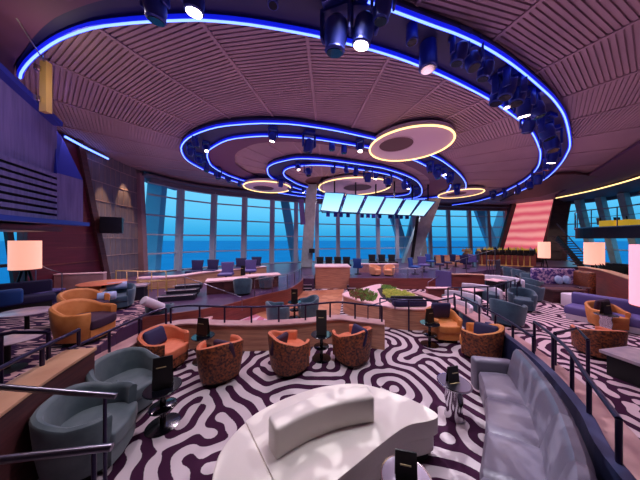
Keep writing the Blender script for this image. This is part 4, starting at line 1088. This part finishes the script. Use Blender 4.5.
# pale counter on the far platform with three dark chairs
shelfwall('low pink-beige counter on the far platform right of the desk', [P(359,13.2,0),P(378,13.0,0),P(397,13.2,0)], .4, 1.05, ZP, 'ledge', 'pink_top')
for k,px in enumerate((373,383,393)):
    put(hc_k, P(px,14.6,ZP), 0, ['left','middle','right'][k]+' dark chair of the three behind the pink-beige counter', scale=.98)
railing('glass-panelled rail along the far platform edge', [P(393,10.85,0).xy,P(415,10.85,0).xy,P(437,10.85,0).xy], ZP, .52, .78, m='steel', r=.018, glass_=True)
railing('sloping steel handrail beside the far platform steps', [P(428,9.6,0).xy,P(453,11.3,0).xy], lambda f: .1+f*.45, .5, 1.4, m='steel', r=.018)
railing('curved glass rail along the edge of the left platform', [(p.x-.05,p.y+.05) for p in arc[22:44]], ZP, .62, .75, m='steel', r=.016, glass_=True)
railing('thin sloping rail on the left steps below the pink tables', [P(185,6.9,0).xy, P(242,6.7,0).xy], lambda f: ZP+.35-f*.6, .42, 1.5, m='steel', r=.014)

# left steps with pale edges
st = thing('steps', 'dark steps with pale edges below the left window counter', 'steps', P(170,6.5,ZP))
b = MB(); n2 = MB()
for k in range(3):
    a = P(160+k*8,6.9+k*.35,0); c = P(196+k*3,7.2+k*.35,0)
    b.bar(Vector((a.x,a.y,ZP+.08+k*.1)), Vector((c.x,c.y,ZP+.08+k*.1)), .34, .16+.0*k)
    n2.bar(Vector((a.x,a.y-.17,ZP+.165+k*.1)), Vector((c.x,c.y-.17,ZP+.165+k*.1)), .03, .02)
part(b, 'treads', 'step_dark', st); part(n2, 'nosing', 'step_edge', st)
railing('brass-toned square railing at the foot of the left wall', [P(116,8.3,0).xy,P(140,8.1,0).xy,P(166,8.2,0).xy], ZP, .78, .55, m='brass', r=.02, mid=True)
railing('brass-toned railing in front, left of the window counter', [P(139,7.2,0).xy,P(160,7.4,0).xy,P(176,7.6,0).xy], ZP, .55, .3, m='brass', r=.016, mid=True)
lowwall('low_wall', 'pale low partition below the dark red wall', [P(30,7.9,0),P(62,7.9,0),P(105,8.3,0)], .2, 1.25, z0=ZP, body='ledge', top='pink_top')
railing('thin rail sloping in front of the pale partition at the left', [P(36,6.6,0).xy,P(47,6.6,0).xy,P(62,6.7,0).xy], lambda f: ZP+.35-.35*f, .92, 1.0, m='steel', r=.014)

# pink clothed tables on the left platform
def box_table(label, loc, sx, sy, h, top, side, rz=0, name='low_table', cat='table'):
    t = thing(name, label, cat, loc, rz)
    MB().box((0,0,h-.03),(sx,sy,.06)).build('tabletop', top, t, bevel=.01)
    MB().box((0,0,(h-.06)/2),(sx*.86,sy*.8,h-.06)).build('base', side, t)
    return t
box_table('pale pink table beside the purple chairs, left of two', P(218,8.0,ZP), .8,.6,.5,'pink_top','wood_dark', R(20))
box_table('pale pink table before the purple chairs, middle', P(235,8.15,ZP), .9,.6,.52,'pink_top','wood_dark', R(25))
box_table('long pale pink table nearer the column on the left platform', P(262,9.0,ZP), 1.5,.6,.52,'pink_top','wood_dark', R(25))
p = P(266,8.7,ZP); put(tub_t, p, face((.2,1)), 'grey-teal chair with its back to the camera beside the long pink table', scale=.72)
menu('dark menu with a bright bottle shape on the pink tables', P(243,8.75,ZP+.52), 0, .4, .16)

# ------------------------------------------------------------------ sofas of the left terrace
def booth(label, loc, rz, m, w_=1.1, name='lounge_bench', d_=.6, back=True, cat='sofa', bh=.75, bm=None):
    t = thing(name, label, cat, loc, rz)
    MB().rbox((0,0,.3),(w_,d_,.22), .05).build('seat', m, t, smooth=50)
    MB().box((0,0,.1),(w_*.92,d_*.9,.2)).build('base', 'black_matte', t)
    if back: MB().rbox((0,d_/2-.07,bh/2+.15),(w_,.14,bh-.25), .05).build('backrest', bm or m, t, smooth=50)
    return t
def bolster(label, loc, rz, m='pale_blue_soft', r_=.11, l_=.5, tilt=0):
    o = MB().tube([(-l_/2,0,0),(-l_/2+.03,0,0),(l_/2-.03,0,0),(l_/2,0,0)], r_, 16)
    ob = o.build('bolster', m, smooth=50, bevel=.02); ob.location = loc; ob.rotation_euler = (0,tilt,rz); return tag(ob, label, 'pillow')
booth('blue upholstered bench below the lamp at the far left', P(-6,5.6,ZP), R(60), 'navy_fabric', 2.0)
pillow('bright blue pillow on the far left bench', P(4,5.2,ZP+.55), R(60), R(10), 'blue_seat', (.55,.2,.4))
box_table('dark purple side cabinet under the left lamp', P(32,6.5,ZP), 1.2,.7,.42,'purple_fabric','navy_fabric', R(5), 'cabinet', 'cabinet')
put(tub_t, P(120,6.2,ZP), face((.6,-1)), 'teal chair with striped pillows on the left terrace', scale=.9)
bolster('striped pale blue bolster nearer in the teal terrace chair', P(107,5.6,ZP+.5), R(40), l_=.36)
bolster('striped pale blue bolster behind, on the teal terrace chair', P(117,6.3,ZP+.62), R(40), l_=.44)
box_table('dark-topped low table behind the teal terrace chair', P(131,7.0,ZP), .9,.5,.5,'stone_top','step_dark', R(25))
put(tub_t, P(160,5.9,.2), face((-.3,1)), 'teal seat with a pale round-ended bolster by the left steps', scale=.8)
bolster('pale pink bolster leaning by the left steps', P(153,5.5,.85), R(70), 'white_soft', l_=.55, tilt=R(35))
rt = pedestal('round_table', 'round orange table on the left terrace beside the pale chair', 'orange_fabric', 'black_matte', .55, .72)
put(rt, P(103,6.3,ZP), 0, 'round orange table on the left terrace beside the pale chair')
box_table('pale low table on the pink carpet behind the low wall', P(202,5.9,0), .5,.4,.35,'pink_top','ledge', R(10))

# ------------------------------------------------------------------ right hand booths with pale pillows
lowwall('low_wall', 'brown fascia wall behind the tiered booths', [P(451,9.8,0),P(470,9.8,0),P(484,9.6,0)], .2, .95, body='wood_red', top='wood_panel')
tag(MB().bar(P(436,10.3,.55), P(451,9.7,.55), .08, 1.0).build('privacy_panel', 'purple_fabric'), 'lilac angled panel beside the brown fascia of the tiered booths', 'panel')
lowwall('low_wall', 'lower orange-brown fascia step left of the tiered booths', [P(427,9.0,0),P(452,9.0,0)], .2, .5, body='wood_red', top='pink_top')
def tier(lbl, px, d_, z, s, rot):
    c = P(px, d_, z)
    t = thing('curved_booth', lbl+' curved booth with a pale crescent back', 'sofa', c, rot); 
    pa = [(.62*s*math.cos(R(a)), .62*s*math.sin(R(a))) for a in range(-80, 81, 10)]
    MB().strip(pa, .3*s, .05, .40).build('seat', 'teal_velvet', t, smooth=50, bevel=.03)
    pb = [(.80*s*math.cos(R(a)), .80*s*math.sin(R(a))) for a in range(-66, 67, 6)]
    MB().strip(pb, .10*s, .05, .56).build('backrest', 'white_soft', t, smooth=50, bevel=.04)
    t2 = thing('low_table', 'pink-topped black table in the '+lbl+' booth', 'table', c+Matrix.Rotation(rot,3,'Z')@Vector((-.1*s,0,0)), rot)
    MB().box((0,0,.46),(.62*s,.5*s,.04)).build('tabletop', 'pink_top', t2, bevel=.01)
    MB().box((0,0,.22),(.5*s,.42*s,.44)).build('base', 'black_matte', t2)
tier('topmost', 497, 9.0, .35, 1.0, R(20))
tier('second tiered', 474, 7.9, .2, .95, R(20))
tier('third tiered', 455, 7.3, .08, .85, R(20))
tier('lowest', 448, 6.6, 0.0, .75, R(10))
railing('long rail in front of the tiered booths', [P(x,d_,0).xy for x,d_ in ((448,6.9),(470,7.0),(493,7.1),(515,8.3))], 0, .95, .45)
railing('grey slatted balustrade at the head of the booths', [P(x,d_,0).xy for x,d_ in ((487,11.2),(496,11.0),(500,11.4))], .5, .95, .1, m='steel', r=.02)
railing('steel handrail sloping up from the booths to the bar', [P(455,11.2,0).xy,P(495,13.5,0).xy], lambda f: .5+f*.5, .9, 1.3, m='steel', r=.02)
railing('curved slatted balustrade beside the teal chair row', [P(x,d_,0).xy for x,d_ in ((516,9.5),(520,8.9),(520,8.3),(517,7.8))], .0, .95, .16, m='rail_dark', r=.016)

# ------------------------------------------------------------------ far bar
bar_ = thing('bar_counter', 'long far bar counter with an amber front below the pink wall', 'bar', P(510,17,ZP))
part(MB().strip([P(478,17.5,0).xy,P(505,17.2,0).xy,P(535,16.3,0).xy], .5, ZP, 1.55), 'front', 'wood_red', bar_)
part(MB().strip([P(478,17.5,0).xy,P(505,17.2,0).xy,P(535,16.3,0).xy], .65, 1.55, 1.62), 'counter_top', 'wood_light', bar_)
bb = thing('back_bar', 'shelves of bottles behind the far bar', 'shelf', P(510,19.5,ZP))
part(MB().strip([P(476,20.6,0).xy,P(505,20.3,0).xy,P(541,19.2,0).xy], .3, ZP, 1.35), 'cabinet', 'wood_dark', bb)
part(MB().strip([P(476,20.55,0).xy,P(505,20.25,0).xy,P(541,19.15,0).xy], .34, 1.35, 1.4), 'shelf', 'brass', bb)
part(MB().strip([P(476,20.8,0).xy,P(505,20.5,0).xy,P(541,19.4,0).xy], .05, 1.4, 1.65), 'mirror', 'bottle_clear', bb)
def bottle(m):
    t = MB().lathe([(.07,0),(.07,.22),(.025,.3),(.025,.4)], 8).build('bottle', m, smooth=50); return tag(t, 'bottle', 'bottle')
bots = [bottle('bottle_gold'), bottle('bottle_clear'), bottle('bottle_dark')]
nm = ['gold','clear','dark']
for k in range(42):
    px = 478+k*1.45; d_ = 20.6-(px-476)/65*1.4-.05; i = random.choice((0,0,1,2))
    put(bots[i], P(px, d_, 1.4), 0, nm[i]+' bottle in the row on the back bar below the pink wall', nm[i]+' bottles on the back bar', scale=random.uniform(.8,1.25))
stool = thing('bar_stool', '', 'stool')
MB().lathe([(.18,.74),(.2,.78),(.2,.84),(.16,.86)], 14).build('seat', 'black_matte', stool, smooth=50)
MB().rbox((0,.18,.98),(.38,.05,.26), .02).build('backrest', 'black_matte', stool, smooth=50)
MB().lathe([(.2,0),(.2,.03),(.03,.05),(.03,.74)], 12).build('pedestal', 'brass', stool, smooth=50)
for k in range(9):
    px = 482+k*6; d_ = 16.6-(max(0,px-500))/30*.9
    put(stool, P(px,d_,ZP), PI, 'dark bar stool in the row along the far bar', 'bar stools at the far bar', scale=1.1)
# far lounge chairs between column and bar
for k,(px,d_,pr,lbl) in enumerate([(424,13.2,hc_p,'purple chair on the far platform beyond the glass rail'),(431,15.5,hc_b,'blue chair on the far platform by the leaning column'),(415,12.3,hc_b,'dark blue chair just behind the glass rail'),
       (440,13.5,hc_n,'navy chair left of the pair beyond the sloping rail'),(447,14.6,hc_n,'navy chair nearer the far orange counter'),(456,15.6,hc_n,'dark chair before the far orange counter'),(466,14.6,hc_n,'dark chair beyond the tiered booths'),
       (473,15.5,hc_p,'purple chair beyond the tiered booths'),(358,12.3,hc_b,'blue chair just right of the centre desk')]):
    put(pr, P(px,d_,ZP), R(20*k), lbl, scale=.95)
shelfwall('orange-topped counter beneath the far right windows', [P(435,17.5,0),P(450,17.5,0),P(462,17.3,0)], .4, 1.25, ZP, 'wood_light', 'orange_fabric')
pot = thing('flower_pot', 'dark pot with a red plant on the far right window sill', 'plant', P(467,17.3,ZP))
part(MB().lathe([(.3,0),(.34,.8),(.3,.82)], 16, c=tuple(P(467,17.3,ZP))), 'pot', 'navy_fabric', pot, smooth=40)
mb = MB(); random.seed(5)
for k in range(60):
    a = random.random()*2*PI; q = random.random()*.35; c = P(467,17.3,ZP+.8)+Vector((q*math.cos(a), q*math.sin(a), random.random()*.4))
    mb.add([c+Vector((-.08,0,0)), c+Vector((.08,0,.03)), c+Vector((random.uniform(-.1,.1),.05,.16))], [(0,1,2)])
part(mb, 'foliage', 'plant_red', pot)
# floral sofa and friends
def Pz(px,d_,z): return P(px,d_,z)
fs_ = thing('floral_sofa', 'purple floral high-backed sofa on the far right terrace', 'sofa', P(560,9.6,0), R(-8))
MB().rbox((0,0,.33),(1.7,.75,.3), .06).build('seat', 'plum_fabric', fs_, smooth=50)
MB().rbox((0,.36,.68),(1.75,.2,1.0), .07).build('backrest', 'floral_purple', fs_, smooth=50)
MB().rbox((.9,.0,.62),(.3,.8,1.0), .09).build('side_wing', 'floral_brown', fs_, smooth=50)
MB().box((0,0,.09),(1.6,.7,.18)).build('base', 'wood_dark', fs_)
for k,(dx,l_) in enumerate(((.12,'left'),(.48,'right'))):
    c = fs_.location+Vector((dx,.15,.68)); o = MB().lathe([(.03,-.07),(.14,-.06),(.2,0),(.14,.06),(.03,.07)], 20).build('round_pillow', 'pale_blue_soft', smooth=60)
    o.location = c; o.rotation_euler = (R(75),0,0); tag(o, 'round striped pillow on the floral sofa, %s one' % l_, 'pillow')
box_table('square dark wood table before the floral sofa', P(562,8.6,0), 1.3,.6,.55,'wood_dark','wood_dark', R(-5))
ot = MB().rbox((0,0,.24),(.5,.5,.48), .05).build('ottoman', 'white_soft', smooth=50); ot.location = P(574,8.0,0); tag(ot, 'pale cube ottoman beside the floral sofa', 'ottoman')
ps = thing('purple_sofa', 'lilac-cushioned low sofa against the right wood partition', 'sofa', P(614,6.15,0), R(-64))
MB().rbox((0,0,.3),(1.8,.75,.26), .06).build('seat', 'purple_fabric', ps, smooth=50)
MB().rbox((0,.33,.58),(1.8,.2,.42), .08).build('backrest', 'purple_fabric', ps, smooth=50)
MB().box((0,0,.09),(1.7,.7,.18)).build('base', 'white_soft', ps)
box_table('small low pale table before the lilac sofa', P(601,6.3,0), .7,.5,.4,'beige_fabric','black_matte', R(-60))
lowwall('low_wall', 'long wood partition behind the lilac sofa', [P(582,10.5,0),P(606,9.2,0),P(634,7.2,0),P(680,5.3,0)], .25, 1.2, body='wood_red', top='wood_light')
p = G(632,358,.45); box_table('square pale-topped table at the right frame edge', (p.x+.25,p.y,0), .75,.75,.45,'stone_top','black_matte', R(10))
# counter of dark plants beyond partition
for k in range(7):
    px = 604+k*6
    mb = MB()
    for j in range(40):
        a = random.random()*2*PI; q = random.random()*.3; c = Vector((q*math.cos(a), q*math.sin(a), random.random()*.35))
        mb.add([c+Vector((-.06,0,0)), c+Vector((.06,0,.03)), c+Vector((random.uniform(-.1,.1),.05,.15))], [(0,1,2)])
    t = thing('potted_shrub', 'small dark shrub in the row behind the right partition', 'plant', P(px,10.2-k*.25,ZP+.3), group='dark shrubs behind the right partition')
    o = mb.build('foliage', 'leaf_dark', t); o.location = (0,0,.35)
    MB().lathe([(.16,0),(.2,.36),(.17,.37)], 12).build('pot', 'navy_fabric', t, smooth=40); t.location.z = .55
# ------------------------------------------------------------------ drum lamps
def lamp(label, loc, dia, h, leg, m, name='drum_lamp'):
    t = thing(name, label, 'lamp', loc); r_ = dia/2
    MB().lathe([(r_*.97,leg),(r_,leg+.01),(r_,leg+h),(r_*.97,leg+h)], 40).build('lamp_shade', m, t, smooth=40)
    MB().lathe([(r_*.9,leg-.03),(r_*.99,leg-.02),(r_*.99,leg)], 40).build('shade_rim', 'wood_red', t, smooth=40)
    for k in range(3):
        a = R(90+k*120); MB().tube([(math.cos(a)*r_*.2, math.sin(a)*r_*.2, leg), (math.cos(a)*r_*.72, math.sin(a)*r_*.72, 0)], .03, 8).build('leg', 'black_matte', t, smooth=50)
    return t
lamp('large glowing pink drum lamp on tripod legs at the far left', P(25.5,6.3,.95), .6, .84, .69, 'shade_pink')
lamp('glowing orange-pink drum lamp left of the balcony underside', P(594,10.6,.4), .66, 1.1, .88, 'shade_pink')
lamp('smallest glowing drum lamp, before the pink wall', P(544,14.2,ZP), .6, 1.06, .78, 'shade_pink')
lamp('tall glowing rose drum lamp cut off by the right frame edge', P(661,3.6,0), .62, 1.06, 1.36, 'shade_rose')
# ------------------------------------------------------------------ balcony and its stair
bc = thing('balcony', 'dark curved upper balcony with tables in front of the right windows', 'balcony', P(610,14,2.7))
bpth = smooth_path([P(576,17.5,0),P(576,15.5,0),P(590,14.2,0),P(612,13.2,0),P(640,12.0,0),P(680,10.6,0)], 5)
part(MB().prism([(p.x,p.y) for p in bpth]+[(21,10.5),(23.5,14),(22.9,18)], 2.62, 3.3), 'slab', 'step_dark', bc)
part(MB().strip([(p.x,p.y) for p in bpth], .12, 3.3, 3.36), 'edge_rail', 'steel', bc)
railing('steel rail along the upper balcony edge', [(p.x+.1,p.y+.1) for p in bpth], 3.36, 1.15, 1.1, m='steel', r=.03, mid=True)
for k,(px,py,w_,lb_) in enumerate([(612,223,1.0,'left'),(632,222,1.2,'right')]):
    o = MB().rbox((0,0,.25),(w_,.6,.42), .05).build('lounge_box', 'yellow_box', smooth=50); o.location = P(px,14.0-k*.6,3.32); tag(o, 'glowing yellow lounge seat on the balcony, %s one' % lb_, 'seat')
for k,(px,d_) in enumerate([(622,15.5),(634,14.8),(604,16)]):
    put(hc_k, P(px,d_,3.3), R(30*k), 'dark chair on the upper balcony, '+['between the yellow seats','at the frame edge','above the balcony stair'][k], scale=.9)
sr = thing('staircase', 'dark open staircase climbing to the upper balcony', 'staircase', P(562,14.5,ZP))
m = MB()
for k in range(14):
    f_ = k/13; c = P(588,13.8,ZP).lerp(P(560,16.0,2.75), f_); m.box((c.x,c.y,c.z+.0), (1.0,.35,.06))
part(m, 'treads', 'wood_dark', sr)
part(MB().bar(P(585,13.6,ZP+.0), P(557,15.8,2.7), .08,.35), 'stringer', 'black_matte', sr)
part(MB().tube([P(585,13.6,ZP+1), P(557,15.8,3.7)], .03, 8), 'handrail', 'steel', sr)

# ------------------------------------------------------------------ lights
def light(kind, loc, e_, col, size=.2, rot=(0,0,0), spot=None, name='light', blend=.5):
    ld = bpy.data.lights.new(name, kind); ld.energy = e_; ld.color = col
    if kind == 'AREA': ld.shape = 'DISK'; ld.size = size
    else: ld.shadow_soft_size = size
    if kind == 'SPOT': ld.spot_size = spot or R(120); ld.spot_blend = blend
    o = bpy.data.objects.new(name, ld); COL.objects.link(o); o.location = loc; o.rotation_euler = rot; return o
# added fill spots below the ceiling, soft pink-white
for (x,y,e_,c) in [(-3,3.2,200,(.98,.86,.96)),(0.5,3.0,215,(.98,.93,1)),(3.2,3.6,180,(.88,.84,1)),(-1,6.5,230,(1,.70,.86)),(3.5,8,270,(.96,.72,.9)),(-4.5,8.5,290,(.95,.72,.86)),
                   (0,11.5,300,(1,.76,.84)),(7,8.5,480,(.98,.74,.88)),(9,13,440,(.95,.7,.88)),(-7,5.5,260,(.95,.68,.84)),(5,14,340,(.86,.72,1)),(13,15,540,(1,.72,.74)),(11,5,360,(.9,.72,.95)),(-5,12.5,330,(.85,.78,1)),(15,10,340,(.96,.7,.82)),
                   (0,16,300,(.88,.84,1)),(8,19,440,(.88,.84,1)),(-7.5,10.5,300,(.92,.82,.92)),(21,17.5,300,(1,.8,.66))]:  # this row added to brighten the facade side and the panelled wall
    light('SPOT', (x,y,5.9), e_*1.5, c, .25, spot=R(125), name='room_fill', blend=.7)
# added fill spots with no fixtures, aimed up to tint the slats
for (x,y,z,e_,c) in [(-1.5,4.9,1.2,150,(.80,.52,.86)),(3.2,5.5,1.2,180,(.86,.54,.80)),(-6,7.5,1.6,180,(.9,.54,.72)),(5,10,1.4,260,(.95,.52,.68)),(10,9,1.4,320,(.95,.54,.76)),(0,13,1.6,330,(1,.56,.62)),(-4,11,1.6,260,(1,.56,.66)),(4,17,1.8,300,(1,.56,.6)),(11,16,2,260,(1,.48,.5)),(-3.2,1.5,1.4,60,(.75,.45,.95)),(5,2,1.4,140,(.85,.52,.82))]:
    light('SPOT', (x,y,z), e_*.85, c, .3, rot=(PI,0,0), spot=R(150), name='ceiling_fill', blend=1)
# patterned stage beams that dapple the leather seats
def gobo(loc, target, e_, c, spot, sc):
    d = Vector(target)-Vector(loc); o = light('SPOT', loc, e_, c, .01, rot=d.to_track_quat('-Z','Y').to_euler(), spot=spot, name='pattern_beam', blend=.5)
    ld = o.data; ld.use_nodes = True; n = ld.node_tree; em = n.nodes['Emission']
    t_ = n.nodes.new('ShaderNodeTexCoord'); v = n.nodes.new('ShaderNodeTexNoise'); v.inputs['Scale'].default_value = sc; v.inputs['Distortion'].default_value = 1.2; v.inputs['Detail'].default_value = 0
    n.links.new(t_.outputs['Normal'], v.inputs['Vector']); r_ = n.nodes.new('ShaderNodeValToRGB')
    r_.color_ramp.elements[0].position = .52; r_.color_ramp.elements[1].position = .6
    n.links.new(v.outputs['Fac'], r_.inputs[0]); n.links.new(r_.outputs[0], em.inputs['Color'])
gobo((1.3,4.6,5.2), (.5,2.2,.4), 420, (1,.95,1), R(42), 22)
gobo((1.0,5.2,5.2), (2.4,2.4,.4), 700, (.95,.95,1), R(34), 20)
# warm scallops on the grey left wall
for (px,d_) in ((115,9.9),(130,11.2)):
    p = P(px,d_,6.2); light('SPOT', (p.x+.1,p.y,6.35), 420, (1,.62,.3), .04, rot=(0,R(9),0), spot=R(34), name='scallop')
light('SPOT', (-7.0,6.6,1.0), 160, (.55,.4,1), .2, rot=(R(128),0,R(-10)), spot=R(90), name='booth_wash')
light('SPOT', (-3.5,2.6,5.6), 150, (.5,.45,1), .2, rot=(R(60),0,R(60)), spot=R(80), name='booth_wash')

light('POINT', tuple(P(48,3.9,5.6)), 14, (1,.8,.5), .05, name='batten_fill')  # added warm point in front of the batten to brighten its board
